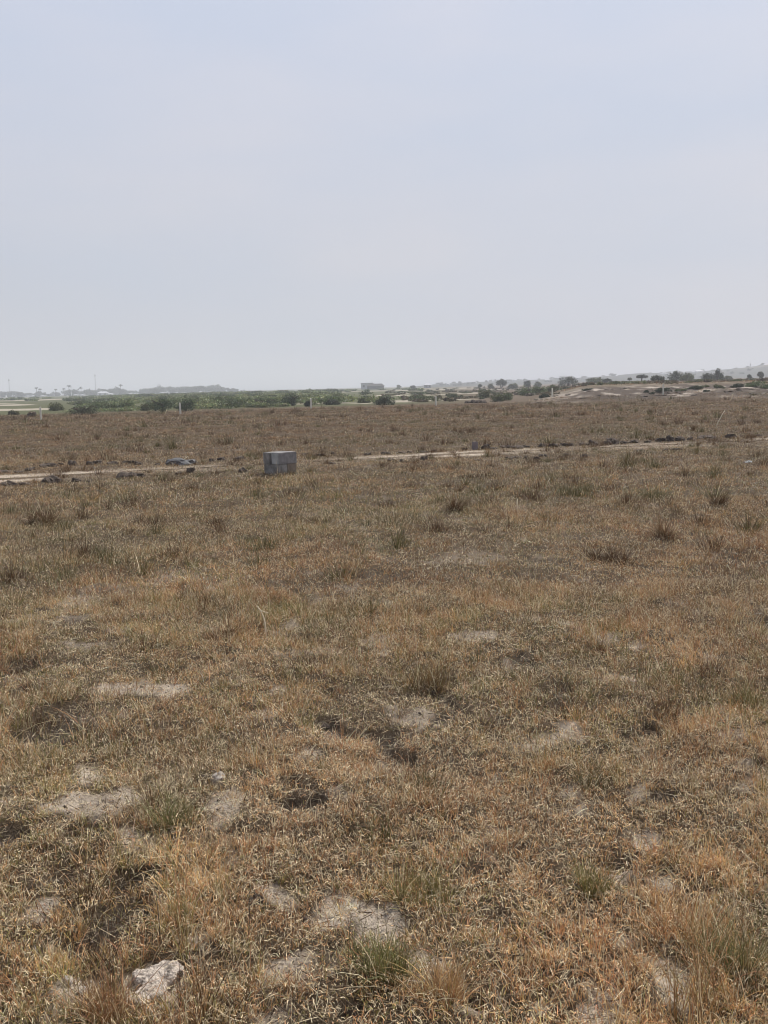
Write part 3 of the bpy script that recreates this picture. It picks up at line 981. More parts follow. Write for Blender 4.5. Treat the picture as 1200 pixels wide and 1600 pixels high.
dead_wood()
STN = [lump('stone', 60 + 7 * i, 0.4, 0.6) for i in range(3)]
for m in STN: m.materials.append(MAT_STONE)
clod(104, 1526, 18, 8, STN, 'stone', 'pale pinkish stone left of the bleached wood, the left one of a pair', 'stone', 'pale stones beside the bleached wood')
clod(127, 1530, 16, 7, STN, 'stone', 'pale pinkish stone left of the bleached wood, the right one of a pair', 'stone', 'pale stones beside the bleached wood')
clod(342, 1226, 22, 12, STN, 'stone', 'white stone at the edge of a dark hollow left of centre', 'stone', None)
clod(322, 1232, 30, 7, CL, 'earth_clod', 'dark earth clod left against the white stone', 'earth clod', None)
clod(400, 1408, 20, 12, CL, 'earth_clod', 'small black earth clod in grass above the big bare sand patch', 'earth clod', None)
clod(500, 1120, 26, 6, CL, 'earth_clod', 'flat dark earth clod behind a small bare patch at centre', 'earth clod', None)
# crumpled white scrap
bm = bmesh.new()
bmesh.ops.create_grid(bm, x_segments=8, y_segments=8, size=0.05)
for v in bm.verts:
    v.co.z = 0.03 + 0.055 * (float(vnoise(np.array([v.co.x * 40 + 3]), np.array([v.co.y * 40]), 8)[0]) - 0.3) - 4 * (v.co.x ** 2)
me = bm_mesh('paper_scrap', bm)
sxp, syp = ground_at(1169, 727)
o = link('paper_scrap', me, MAT_PAPER, loc=(sxp, syp, gz(sxp, syp) + 0.05), rz=0.5)
o.modifiers.new('thickness', 'SOLIDIFY').thickness = 0.003
tag(o, 'crumpled white scrap lying in the grass at the right edge', 'litter')


# ------------------------------------------------------------------ shrubs and trees
def leaf_cloud(lobes, n, size, col, seed, jitter=0.35):
    """many small leaf faces spread through ellipsoid lobes; returns verts, faces, tints"""
    g = np.random.default_rng(seed)
    L = np.array(lobes, dtype=float)                         # cx cy cz rx ry rz
    vol = (L[:, 3] * L[:, 4] * L[:, 5]) ** 0.67
    li = g.choice(len(L), n, p=vol / vol.sum())
    d = g.normal(0, 1, (n, 3)); d /= np.linalg.norm(d, axis=1)[:, None]
    rad = g.random(n) ** 0.4
    tw = 0.45 + 1.1 * fbm(d[:, 0] * 2.6 + li * 3.7 + d[:, 2], d[:, 1] * 2.6 + d[:, 2] * 1.9, 3, seed)
    p = L[li, :3] + d * L[li, 3:] * (rad * tw)[:, None]
    p[:, 2] = np.maximum(p[:, 2], 0.02 + 0.05 * g.random(n))
    nrm = g.normal(0, 1, (n, 3)) + d * 0.8; nrm /= np.linalg.norm(nrm, axis=1)[:, None]
    u = np.cross(nrm, g.normal(0, 1, (n, 3))); u /= np.linalg.norm(u, axis=1)[:, None]
    w = np.cross(nrm, u)
    s = (size * g.lognormal(0, 0.35, n))[:, None]
    v = np.stack([p - u * s, p + w * s * 0.45, p + u * s, p - w * s * 0.45], 1).reshape(-1, 3)
    f = np.arange(n * 4).reshape(n, 4)
    clump = 0.7 + 0.7 * fbm(p[:, 0] * 1.5 + seed, p[:, 1] * 1.5 + p[:, 2] * 1.9, 3, seed + 5)
    c = np.array(col)[None] * clump[:, None] * g.lognormal(0, jitter * 0.6, n)[:, None] * (1 + g.normal(0, 0.07, (n, 3)))
    return v, f, np.repeat(c, 4, 0)


def crown_mesh(w, h, base, col, seed, n=1500, leaf=0.06, lobes=9, flat=False):
    g = np.random.default_rng(seed)
    ls = []
    for i in range(lobes):
        a = g.uniform(0, 6.28); q = math.sqrt(g.random()) * 0.62
        rr = g.uniform(0.18, 0.46)
        zt = base + (h - base) * g.uniform(0.35, 0.8) * (1 - 0.35 * q)
        if flat: zt = base + (h - base) * g.uniform(0.5, 0.75)
        rz_ = (h - base) * g.uniform(0.24, 0.40) * (0.7 if flat else 1)
        ls.append((math.cos(a) * q * w / 2, math.sin(a) * q * w / 2, min(zt, h - rz_ * 0.9), rr * w / 2 * 1.1, rr * w / 2 * 1.1, rz_))
    if base < 0.12 * h:                                       # bushes are closed down to the ground
        for i in range(4):
            a = g.uniform(0, 6.28)
            ls.append((math.cos(a) * 0.27 * w, math.sin(a) * 0.27 * w, h * 0.25, 0.22 * w, 0.22 * w, h * 0.28))
    return mesh_np('crown', *[leaf_cloud(ls, n, leaf, col, seed)[i] for i in (0, 1)], tint=np.clip(leaf_cloud(ls, n, leaf, col, seed)[2], 0.01, 0.8))


def trunk_mesh(w, h, base, seed, stems=1):
    g = np.random.default_rng(seed)
    bm = bmesh.new()
    r = 0.035 * w + 0.02 * h
    for s in range(stems):
        a0 = g.uniform(0, 6.28); lean = g.uniform(0.0, 0.25) * (1 if stems == 1 else 1.4)
        top = (math.cos(a0) * lean * h * 0.4, math.sin(a0) * lean * h * 0.4, base + (h - base) * 0.35)
        bm_tube(bm, [(0, 0, -0.1), (top[0] * 0.3, top[1] * 0.3, top[2] * 0.4), (top[0] * 0.7, top[1] * 0.7, top[2] * 0.75), top],
                [r * 1.2, r, r * 0.85, r * 0.65], 7)
        for k in range(4):
            a = g.uniform(0, 6.28); q = g.uniform(0.2, 0.34) * w
            e = (top[0] + math.cos(a) * q, top[1] + math.sin(a) * q, base + (h - base) * g.uniform(0.5, 0.75))
            m_ = [(top[i] * 0.55 + e[i] * 0.45) for i in range(3)]
            bm_tube(bm, [top, m_, e], [r * 0.6, r * 0.4, r * 0.15], 5)
    return bm_mesh('trunk', bm, True)


DARK = (0.058, 0.068, 0.036); OLIVE = (0.115, 0.125, 0.055); GREEN = (0.13, 0.16, 0.070); PALEG = (0.23, 0.255, 0.12); BROWN = (0.12, 0.095, 0.06)


def plant(px, basey, wpx, hpx, dist, col, label, cat, name, seed, base=0.0, group=None, flat=False, n=1600, lobes=9, z=None, leaf=None):
    """a bush or tree dist metres ahead, sized from the angle it fills"""
    x = at_dist(px, dist); y = dist
    w = 1.22 * wpx / F_PX * y; h = 1.06 * hpx / F_PX * y
    e = bpy.data.objects.new(name, None); COL.objects.link(e)
    e.empty_display_size = 0.2
    zz = gz(x, y)
    hz = EYE - (basey - (604 - 0.0245 * (px - 600))) / F_PX * y     # height its base is seen at
    e.location = (x, y, zz - 0.03)
    h = max(h + (hz - zz), h * 0.6)                               # its foot may be hidden by what stands before it
    e.rotation_euler = (0, 0, random.uniform(-0.4, 0.4))
    tag(e, label, cat, group)
    lf = leaf or max(0.03, 0.0011 * y * 0.55)
    link('crown' if base > 0 else 'foliage', crown_mesh(w, h, base * h, col, seed, n, lf, lobes, flat), MAT_LEAF, e)
    link('trunk' if base > 0 else 'stem', trunk_mesh(w, h, max(base, 0.08) * h, seed, 1 if base > 0 else 3), MAT_BARK, e)
    return e


# trees standing on the upland to the right
G1 = 'trees and tall shrubs on the right upland'
TREES = [
    (783, 606, 14, 12, 330, DARK, 0.20, False, 'dark lopsided tree standing alone at the left end of the right skyline'),
    (767, 605, 8, 5, 330, OLIVE, 0.10, False, 'small round tree left of the dark lopsided tree'),
    (750, 606, 5, 5, 330, OLIVE, 0.2, False, 'tiny round tree farthest left on the right skyline'),
    (802, 606, 13, 6, 300, OLIVE, 0.10, False, 'low pale tree right of the dark lopsided tree'),
    (826, 606, 13, 10, 290, DARK, 0.15, False, 'round dark tree behind the light green thicket'),
    (841, 605, 11, 7, 320, OLIVE, 0.15, False, 'faint pointed tree right of the round dark tree'),
    (888, 606.5, 30, 17, 230, DARK, 0.08, False, 'broad dark two humped tree above the pale earth bank'),
    (927, 604, 30, 13, 240, OLIVE, 0.08, False, 'wide rounded olive tree right of the two humped tree'),
    (950, 603, 13, 10, 220, DARK, 0.12, False, 'small dark tree touching the wide olive tree'),
    (1003, 599, 17, 12, 210, DARK, 0.22, True, 'flat crowned tree on a short bare trunk'),
    (984, 597, 6, 6, 260, OLIVE, 0.25, True, 'tiny flat crowned tree left of the larger flat crowned tree'),
    (1028, 606, 20, 17, 150, DARK, 0.12, False, 'ragged dark tree left of the twin round trees'),
    (1057, 598, 26, 17, 190, DARK, 0.10, False, 'large round dark tree, left of the touching pair'),
    (1073, 598, 20, 14, 185, OLIVE, 0.08, False, 'round olive tree, right of the touching pair'),
    (1106, 597, 22, 14, 180, DARK, 0.10, False, 'spreading dark tree left of a taller leaning tree'),
    (1121, 596, 19, 17, 182, DARK, 0.06, False, 'tall leaning dark tree right of the spreading one'),
    (1137, 594, 13, 6, 230, OLIVE, 0.08, False, 'low olive shrubby tree beside the tall leaning tree'),
    (1171, 592, 6, 6, 220, DARK, 0.2, False, 'tiny dark tree near the right edge of the skyline'),
    (1187, 591, 11, 9, 220, DARK, 0.12, False, 'small round dark tree at the right edge of the skyline'),
    (645, 612, 7, 8, 420, DARK, 0.4, False, 'small dark tree alone in the middle of the skyline'),
    (623, 608, 6, 5, 600, OLIVE, 0.3, False, 'faint small tree between the hut and the middle of the skyline'),
]
for i, (px, by, w, h, d, col, base, flat, lab) in enumerate(TREES):
    plant(px, by, w * 1.08, h * 1.12, d, col, lab, 'tree', 'tree', 500 + i * 3, base, G1, flat, 1500)

# bushes along the foot of the bank
G2 = 'bushes on and below the right bank'
BUSHES = [
    (777, 625.5, 22, 11, 88, OLIVE, 'grey green bush at the left foot of the pale earth bank'),
    (789, 624, 24, 13, 92, GREEN, 'bright green bush at the left foot of the pale earth bank'),
    (757, 619, 22, 14, 110, OLIVE, 'dull olive bush left of the bright green bush'),
    (822, 614, 22, 12, 120, GREEN, 'light green bush at the left of the thicket on the bank'),
    (843, 613, 24, 11, 118, GREEN, 'light green bush in the middle of the thicket on the bank'),
    (865, 609, 22, 9, 120, OLIVE, 'light olive bush at the right of the thicket on the bank'),
    (1035, 622, 22, 11, 76, DARK, 'dark bush behind the post farthest right'),
    (1011, 622, 9, 6, 76, DARK, 'tiny dark bush left of the post farthest right'),
    (1019, 622, 7, 5, 75, DARK, 'tiny black bush touching the bush behind the post'),
    (1064, 620, 18, 8, 77, OLIVE, 'low olive bush right of the post farthest right'),
    (1088, 620, 22, 10, 77, DARK, 'dark bush at the middle foot of the bank'),
    (1104, 621, 9, 6, 75, DARK, 'small black bush right of the dark bush at the middle foot of the bank'),
    (1122, 618, 18, 11, 80, OLIVE, 'olive grey bush on the bank below the tall leaning tree'),
    (1153, 616, 20, 11, 80, DARK, 'dark bush on the bank left of the largest green thicket'),
    (1182, 616, 34, 15, 80, GREEN, 'large dark green bush at the right edge of the bank'),
    (1206, 616, 30, 14, 79, GREEN, 'dark green bush cut off by the right edge of the photo'),
    (918, 615, 16, 6, 82, DARK, 'low dark bush on the pale slope below the two humped tree'),
    (850, 619, 14, 5, 84, DARK, 'low dark bush on the pale slope left of the fifth post'),
    (1150, 608, 20, 7, 100, OLIVE, 'low olive bush along the top of the bank'),
]
for i, (px, by, w, h, d, col, lab) in enumerate(BUSHES):
    plant(px, by, w, h, d, col, lab, 'bush', 'bush', 700 + i * 3, 0.0, G2, False, 1300)

# bushes of the green belt on the left
G3 = 'bushes in front of the green scrub belt'
BUSHL = [
    (253, 643, 40, 24, 79, (0.062, 0.090, 0.044), 'tallest dark green bush in the left scrub'),
    (289, 641.5, 26, 19, 80, (0.070, 0.098, 0.048), 'dark green bush behind the second post'),
    (228, 640, 20, 13, 84, OLIVE, 'olive bush left against the tallest dark bush'),
    (128, 646, 46, 15, 76, (0.075, 0.080, 0.042), 'wide low olive bush right of the white sand strip'),
    (195, 641, 26, 18, 88, GREEN, 'grey green bush midway between the low olive bush and the tallest bush'),
    (160, 640, 30, 13, 95, GREEN, 'pale green bush behind the wide low olive bush'),
    (85, 640, 26, 11, 96, OLIVE, 'olive bush behind the white sand strip'),
    (48, 648, 13, 6, 72, (0.17, 0.13, 0.085), 'brown dry bush left of the first post'),
    (20, 646, 15, 6, 80, (0.15, 0.14, 0.075), 'low olive bush at the left edge in front of the sand strip'),
    (345, 637, 24, 13, 92, GREEN, 'green bush right of the second post'),
    (322, 637, 20, 11, 95, OLIVE, 'olive bush just right of the second post'),
    (375, 636, 22, 14, 92, GREEN, 'green bush left of the wide dark bush'),
    (411, 637, 46, 18, 86, (0.080, 0.110, 0.055), 'wide dark green bush left of the third post'),
    (457, 632, 42, 20, 92, (0.066, 0.090, 0.046), 'broad spreading dark bush behind the third post'),
    (482, 632, 12, 8, 86, DARK, 'tiny black bush touching the third post'),
    (518, 632, 24, 9, 92, DARK, 'low dark bush right of the third post'),
    (546, 626, 10, 10, 110, OLIVE, 'thin upright bush right of the low dark bush'),
    (600, 632, 32, 15, 84, (0.060, 0.072, 0.040), 'rounded dark bush alone before the grey building'),
    (567, 629, 20, 8, 98, OLIVE, 'low olive bush left of the rounded dark bush'),
    (706, 622, 16, 7, 120, OLIVE, 'low olive bush right of the fourth post'),
    (437, 633, 20, 14, 98, PALEG, 'pale green bush between the wide dark bush and the broad spreading bush'),
    (500, 627, 22, 9, 110, PALEG, 'pale green bush right behind the third post'),
]
for i, (px, by, w, h, d, col, lab) in enumerate(BUSHL):
    plant(px, by, w, h, d, col, lab, 'bush', 'bush', 800 + i * 3, 0.0, G3, False, 1800)


# scrub belt: one low green mass running to the horizon
def scrub():
    V, Fc, Cc = [], [], []
    off = 0
    g = np.random.default_rng(77)
    k = 0
    for _ in range(900):
        d = 84 * math.exp(g.random() ** 0.9 * 1.75)
        px = g.uniform(-260, 660) if g.random() < 0.45 else g.uniform(110, 520)
        if px > 500 and g.random() < 0.2 + 0.5 * (px > 560): continue
        hb = EYE - 0
        # leave the sand strips open
        py = 604 - 0.0245 * (px - 600) + EYE / d * F_PX
        if px < 115 and 637.0 < py < 647: continue
        if px < 70 and (631 < py < 637.5): continue
        if px < 160 and g.random() < 0.45: continue
        x = at_dist(px, d)
        w = g.uniform(1.2, 3.4) * (1 + d / 500); h = g.uniform(0.35, 1.0) * (0.55 + 0.45 * sstep(60, 330, px)) * (1 if d < 250 else 1.25)
        z = gz(x, d)
        tone = (np.array(PALEG) * g.uniform(0.7, 1.1)) if g.random() < 0.6 else np.array(GREEN) * g.uniform(0.6, 1.0)
        ls = [(g.uniform(-.3, .3) * w, g.uniform(-.3, .3) * w, h * g.uniform(0.35, 0.6), w * g.uniform(.2, .36), w * g.uniform(.2, .36), h * g.uniform(.3, .42)) for _q in range(5)]
        v, f, c = leaf_cloud(ls, 330, 0.05 + 0.0006 * d, tone, 1000 + k)
        v = v + np.array([x, d, z]); k += 1
        V.append(v); Fc.append(f + off); Cc.append(c); off += len(v)
    o = link('scrub', mesh_np('scrub', np.concatenate(V), np.concatenate(Fc), np.clip(np.concatenate(Cc), .01, .8)), MAT_LEAF)
    tag(o, 'pale green scrub belt stretching to the horizon behind the left posts', 'scrub', kind='stuff')


def dull_scrub():
    V, Fc, Cc = [], [], []
    off = 0
    g = np.random.default_rng(177)
    for k in range(420):
        if k < 150:
            px = g.uniform(590, 830); d = 92 * math.exp(g.random() * 1.5)
        else:
            px = g.uniform(830, 1420); d = 84 * math.exp(g.random() ** 0.8 * 1.1)
        x = at_dist(px, d); z = gz(x, d)
        w = g.uniform(0.5, 2.4); h = g.uniform(0.12, 0.42)
        tone = np.array((BROWN, OLIVE, (0.15, 0.125, 0.075))[g.integers(0, 3)]) * g.uniform(0.8, 1.2)
        ls = [(g.uniform(-.35, .35) * w, g.uniform(-.35, .35) * w, h * g.uniform(0.3, 0.6), w * g.uniform(.16, .3), w * g.uniform(.16, .3), h * g.uniform(.3, .45)) for _q in range(5)]
        v, f, c = leaf_cloud(ls, 150, 0.05 + 0.0004 * d, tone, 5000 + k)
        V.append(v + np.array([x, d, z])); Fc.append(f + off); Cc.append(c); off += len(v)
    o = link('scrub', mesh_np('scrub', np.concatenate(V), np.concatenate(Fc), np.clip(np.concatenate(Cc), .01, .8)), MAT_LEAF)
    tag(o, 'dull brown low scrub dotted over the plain and upland at the right', 'scrub', kind='stuff')


scrub()
dull_scrub()


def soil_crumbs():
    """crumbs and pebbles lying on the bare soil"""
    x, y = fan_points(1.6, 6.5, 900)
    p = np.maximum(bareness(x, y), hollow(x, y) * 0.8)
    k = RNG.random(len(x)) < p
    x, y = x[k], y[k]
    n = len(x)
    s_ = np.minimum(0.0032 * RNG.lognormal(0, 0.55, n), 0.014)
    base = np.array([[1, 0, 0], [-1, 0, 0], [0, 1, 0], [0, -1, 0], [0, 0, 0.8], [0, 0, -0.6]], dtype=float)
    v = base[None] * s_[:, None, None] * RNG.uniform(0.6, 1.4, (n, 6, 1)) + RNG.normal(0, 0.2, (n, 6, 3)) * s_[:, None, None]
    a = RNG.uniform(0, 6.28, n); ca, sa = np.cos(a)[:, None], np.sin(a)[:, None]
    v = np.stack([v[..., 0] * ca - v[..., 1] * sa, v[..., 0] * sa + v[..., 1] * ca, v[..., 2]], -1)
    v = v + np.stack([x, y, height(x, y) + s_ * 0.3], -1)[:, None]
    t = np.array([[0, 2, 4], [2, 1, 4], [1, 3, 4], [3, 0, 4], [2, 0, 5], [1, 2, 5], [3, 1, 5], [0, 3, 5]])
    f = (np.arange(n)[:, None, None] * 6 + t[None]).reshape(-1, 3)
    tone = np.where((RNG.random(n) < 0.55)[:, None], np.array([[0.46, 0.39, 0.31]]), np.array([[0.13, 0.10, 0.08]])) * RNG.lognormal(0, 0.25, n)[:, None]
    o = link('soil_crumbs', mesh_np('soil_crumbs', v.reshape(-1, 3), f, np.clip(np.repeat(tone, 6, 0), .02, .8)), MAT_CRUMB)
    tag(o, 'crumbs of pale and dark soil lying on the bare patches', 'soil crumbs', kind='stuff')


soil_crumbs()


# far-off wood on the left horizon and on the right hills
def wood(name, label, items, leafn=150):
    V, Fc, Cc = [], [], []
    off = 0
    for k, (x, y, z, w, h, tone) in enumerate(items):
        g = np.random.default_rng(k + 5)
        ls = [(g.uniform(-.25, .25) * w, g.uniform(-.25, .25) * w, h * g.uniform(0.45, 0.72), w * g.uniform(.22, .34), w * g.uniform(.22, .34), h * g.uniform(.2, .32)) for _q in range(4)]
        ls.append((0, 0, h * 0.3, w * 0.33, w * 0.33, h * 0.3))
        v, f, c = leaf_cloud(ls, leafn, 0.10 * h + 0.2, np.array(tone), 3000 + k)
        v = v + np.array([x, y, z])
        V.append(v); Fc.append(f + off); Cc.append(c); off += len(v)
    o = link(name, mesh_np(name, np.concatenate(V), np.concatenate(Fc), np.clip(np.concatenate(Cc), .01, .8)), MAT_LEAF)
    tag(o, label, 'trees', kind='stuff')


items = []
g = np.random.default_rng(9)
prof_x = [-250, 0, 25, 37, 45, 60, 80, 95, 105, 125, 150, 185, 197, 212, 222, 250, 285, 300, 335, 345, 362, 385]
prof_h = [9, 9, 10, 7, 7, 8, 6, 6, 11, 10, 9, 11, 8, 4, 8, 12, 11, 11, 12, 9, 6, 2]
for _ in range(430):
    px = g.uniform(-250, 383)
    d = g.uniform(880, 1120)
    hp = float(np.interp(px, prof_x, prof_h)) * g.uniform(0.55, 1.05)
    h = hp / F_PX * d + 0.4
    items.append((at_dist(px, d), d, -0.2, h * g.uniform(0.9, 1.7), h, np.array(DARK) * g.uniform(0.8, 1.2)))
wood('wood', 'hazy blue grey line of trees on the left horizon', items)

items = []
for _ in range(520):
    k = g.integers(0, len(HX))
    px = 600 + F_PX * HX[k] / HY[k]
    r = math.hypot(HX[k], HY[k])
    if not (860 < r < 1250): continue
    if px < 680 or px > 1420: continue
    x = HX[k] + g.uniform(-8, 8); y = HY[k] + g.uniform(-40, 40)
    h = g.uniform(1.9, 3.3)
    items.append((x, y, HZ[k] - 0.8, h * g.uniform(1.3, 3.0), h, np.array(DARK) * g.uniform(0.8, 1.3)))
wood('wood', 'hazy blue grey woods covering the hills on the right horizon', items)


# palms poking out of the left tree line
def palm(px, d, hpx, label, seed):
    g = np.random.default_rng(seed)
    x = at_dist(px, d); h = hpx / F_PX * d
    e = bpy.data.objects.new('palm_tree', None); COL.objects.link(e); e.location = (x, d, -0.2)
    tag(e, label, 'palm tree', 'palms over the left tree line')
    bm = bmesh.new()
    lean = g.uniform(-0.8, 0.8)
    bm_tube(bm, [(0, 0, 0), (lean * .3, 0, h * .4), (lean, 0, h * .86)], [0.32, 0.26, 0.2], 6)
    link('trunk', bm_mesh('trunk', bm, True), MAT_BARK, e)
    B = Blades(4)
    n = 26
    B.add(np.repeat(np.array([[lean, 0, h * .86]]), n, 0), g.uniform(0, 6.28, n), g.uniform(0.1, 1.2, n), g.uniform(0.7, 1.6, n),
          np.full(n, h * .3), np.full(n, 0.75), np.repeat(np.array([DARK]), n, 0), 0.6)
    fr = B.build('crown', MAT_LEAF); fr.parent = e


for k, (px, d, h, lab) in enumerate([(57, 900, 14, 'left one of two hazy palms standing together on the left horizon'),
                                     (62, 905, 12, 'right one of two hazy palms standing together on the left horizon'),
                                     (87, 880, 11, 'single hazy palm midway between the two horizon palms and the tree clump'),
                                     (108, 900, 16, 'tallest hazy palm in the clump left of the radio mast'),
                                     (101, 905, 12, 'shorter hazy palm at the left of the clump by the radio mast'),
                                     (127, 905, 13, 'hazy palm between the clump and the radio mast'),
                                     (188, 910, 15, 'hazy palm right of the radio mast')]):
    palm(px, d, h, lab, 40 + k)


# ------------------------------------------------------------------ far structures
def mast(px, d, hpx, label, name='radio_mast', base=0.0, w=1.5):
    x = at_dist(px, d); h = hpx / F_PX * d
    e = bpy.data.objects.new(name, None); COL.objects.link(e); e.location = (x, d, base)
    tag(e, label, 'mast')
    cs = [(math.cos(t) * w / 2, math.sin(t) * w / 2) for t in (0.5, 2.6, 4.7)]
    for cx_, cy_ in cs:
        bm = bmesh.new()
        bm_tube(bm, [(cx_, cy_, 0), (cx_ * .8, cy_ * .8, h * .5), (cx_ * .5, cy_ * .5, h)], [0.14, 0.12, 0.10], 5)
        link('leg', bm_mesh('leg', bm), MAT_MAST, e)
    bm = bmesh.new()
    nb = 14
    for i in range(nb):
        f0, f1 = 1 - .5 * i / nb, 1 - .5 * (i + 1) / nb
        for j in range(3):
            a, b_ = cs[j], cs[(j + 1) % 3]
            bm_tube(bm, [(a[0] * f0, a[1] * f0, h * i / nb), (b_[0] * f1, b_[1] * f1, h * (i + 1) / nb)], [0.07, 0.07], 4)
    link('bracing', bm_mesh('bracing', bm), MAT_MAST, e)
    bm = bmesh.new()
    for t in (0.3, 2.4, 4.5):
        bm_box(bm, (math.cos(t) * w * .55, math.sin(t) * w * .55, h - 1.4), (0.45, 0.45, 2.2), t)
    link('antenna_panels', bm_mesh('antenna_panels', bm), MAT_MAST, e)
    bm = bmesh.new()
    bm_tube(bm, [(0, 0, h - 3), (0, 0, h + 2.5)], [0.08, 0.04], 5)
    link('spike', bm_mesh('spike', bm), MAT_MAST, e)


mast(150, 1350, 31, 'thin lattice radio mast above the tree line, nearer the picture centre')
mast(15.5, 1350, 27, 'thin lattice radio mast above the tree line at the far left')
mast(1172, 1140, 8, 'tiny radio mast on top of the right hill', base=12.0, w=0.8)

bm = bmesh.new()
bm_tube(bm, [(0, 0, 0), (0, 0, 4.5), (0, 0, 8.6)], [0.28, 0.24, 0.2], 8)
bm_box(bm, (0, 0, 8.0), (2.0, 0.2, 0.2))
bm_box(bm, (0, 0, 7.2), (1.4, 0.2, 0.2))
tag(link('utility_pole', bm_mesh('utility_pole', bm), MAT_WALL, loc=(at_dist(111.5, 830), 830, 0)),
    'pale utility pole before the palm clump on the left horizon', 'utility pole')


def house(px, d, wpx, hpx, label, wall, roof, cat='house', depth=8, pitched=True, base=0.0, group=None, doors=2, name='house'):
    x = at_dist(px, d); w = wpx / F_PX * d; h = hpx / F_PX * d
    e = bpy.data.objects.new(name, None); COL.objects.link(e); e.location = (x, d, base); e.rotation_euler = (0, 0, random.uniform(-.25, .25))
    tag(e, label, cat, group)
    wh = h * (0.62 if pitched else 0.9)
    bm = bmesh.new(); bm_box(bm, (0, 0, wh / 2), (w, depth, wh))
    link('wall', bm_mesh('wall', bm), wall, e)
    bm = bmesh.new()
    if pitched:
        o_ = 0.4
        vs = [bm.verts.new(p) for p in ((-w / 2 - o_, -depth / 2 - o_, wh + .02), (w / 2 + o_, -depth / 2 - o_, wh + .02), (w / 2 + o_, depth / 2 + o_, wh + .02), (-w / 2 - o_, depth / 2 + o_, wh + .02),
                                        (-w / 2 + depth * .18, 0, h), (w / 2 - depth * .18, 0, h))]
        for f in ((0, 1, 5, 4), (2, 3, 4, 5), (1, 2, 5), (3, 0, 4), (3, 2, 1, 0)):
            bm.faces.new([vs[i] for i in f])
    else:
        bm_box(bm, (0, 0, wh + h * .05 + .01), (w + .3, depth + .3, h * .1))
    link('roof', bm_mesh('roof', bm), roof, e)
    for k in range(doors):
        bm = bmesh.new()
        bm_box(bm, (0, 0, 0), (min(1.4, w * .15), 0.12, wh * .4))
        o = link('window', bm_mesh('window', bm), MAT_OPEN, e)
        o.location = ((k + .5) / doors * w - w / 2, -depth / 2 - .03, wh * .55)
    return e


GH = 'low white houses on the left horizon'
HL = 'low white roofed house below the hazy tree line on the left horizon'
for px, w, h in ((3, 14, 5), (22, 12, 4.5), (44, 8, 4), (52, 8, 4.5), (67, 6, 3.5), (90, 10, 4), (118, 7, 3.5), (129, 6, 3.5), (172, 12, 5), (205, 10, 4),
                 (212, 8, 3.5), (226, 8, 4), (255, 10, 4), (262, 8, 4.5), (276, 6, 4), (287, 6, 4), (300, 8, 4.5), (315, 5, 4.5), (328, 5, 3)):
    w *= random.uniform(0.5, 0.95); h *= random.uniform(0.55, 0.85)
    house(px, random.uniform(780, 960), w, h, HL, MAT_WALL, MAT_ROOF, group=GH, depth=7)
house(161, 790, 16, 6, 'longest white roofed building below the right of the two left radio masts', MAT_WALL, MAT_ROOF, 'building', 9, name='building')
house(574, 640, 18, 10, 'plain grey box building on the horizon left of the hut', MAT_GREYWALL, MAT_GREYWALL, 'building', 6, False, name='building')
house(587, 560, 24, 9, 'dark thatched hut in front of the grey box building', MAT_THATCH, MAT_THATCH, 'hut', 5, True, name='hut', doors=1)
house(668, 560, 10, 8, 'small pale house alone on the horizon right of the middle', MAT_GREYWALL, MAT_ROOF, 'house', 6)
HH = 'tiny white house among the hazy trees on the right hills'
for px, d, w, h, z in ((700, 2300, 5, 3, 4), (742, 2400, 5, 3, 7), (803, 2400, 6, 3, 9), (855, 2400, 7, 3, 8), (902, 2350, 10, 4, 10), (905, 2500, 6, 3, 13), (962, 2500, 6, 3, 14),
                       (1037, 2400, 8, 3, 17), (1052, 2450, 10, 4, 18), (1092, 2450, 12, 5, 18), (1148, 2500, 8, 3, 21)):
    d *= 0.41; z *= 0.40
    house(px, d, w, h, HH, MAT_WALL, MAT_ROOF, group='white houses on the right hills', depth=6, base=z, doors=1)

# broken earth lumps on the right bank
g = np.random.default_rng(31)
GB = 'earth lumps on the right bank'
for k in range(110):
    px = g.uniform(800, 1195)
    y = g.uniform(72.5, 84)
    x = at_dist(px, y)
    m_, u_ = upland(np.array([x]), np.array([y]))
    if m_[0] < 0.25: continue
    w = 0.10 + 0.26 * g.random() ** 2
    pale = g.random() < 0.25
    o = link('earth_lump', random.choice(CLP if pale else CL), loc=(x, y, gz(x, y)), rz=g.uniform(0, 6.28), scale=(w, w * .8, w * g.uniform(.35, .6)))
    tag(o, 'pale earth lump on the broken bank at the right' if pale else 'dark earth lump on the broken bank at the right', 'earth lump', GB)
for px, py, w, h, lab in ((739, 630, 10, 5, 'dark earth heap left of the bank, left of two joined heaps'), (751, 630, 14, 5.5, 'dark earth heap left of the bank, right of two joined heaps'),
                          (731, 630, 8, 4, 'small dark lump left of the two joined earth heaps')):
    clod(px, py, w, h, CL, 'earth_heap', lab, 'earth heap', 'earth heaps left of the bank')

# ------------------------------------------------------------------ haze
bm = bmesh.new()
bm_box(bm, (0, 0, 36), (12200, 12200, 76))
hz = link('haze', bm_mesh('haze', bm))
m, nt, out = nodes_of('haze_air')
v = nt.nodes.new('ShaderNodeVolumePrincipled')
v.inputs['Color'].default_value = (0.90, 0.93, 0.99, 1)
v.inputs['Density'].default_value = 0.0008
v.inputs['Anisotropy'].default_value = 0.1
nt.links.new(v.outputs['Volume'], out.inputs['Volume'])
hz.data.materials.append(m)
tag(hz, kind='stuff')

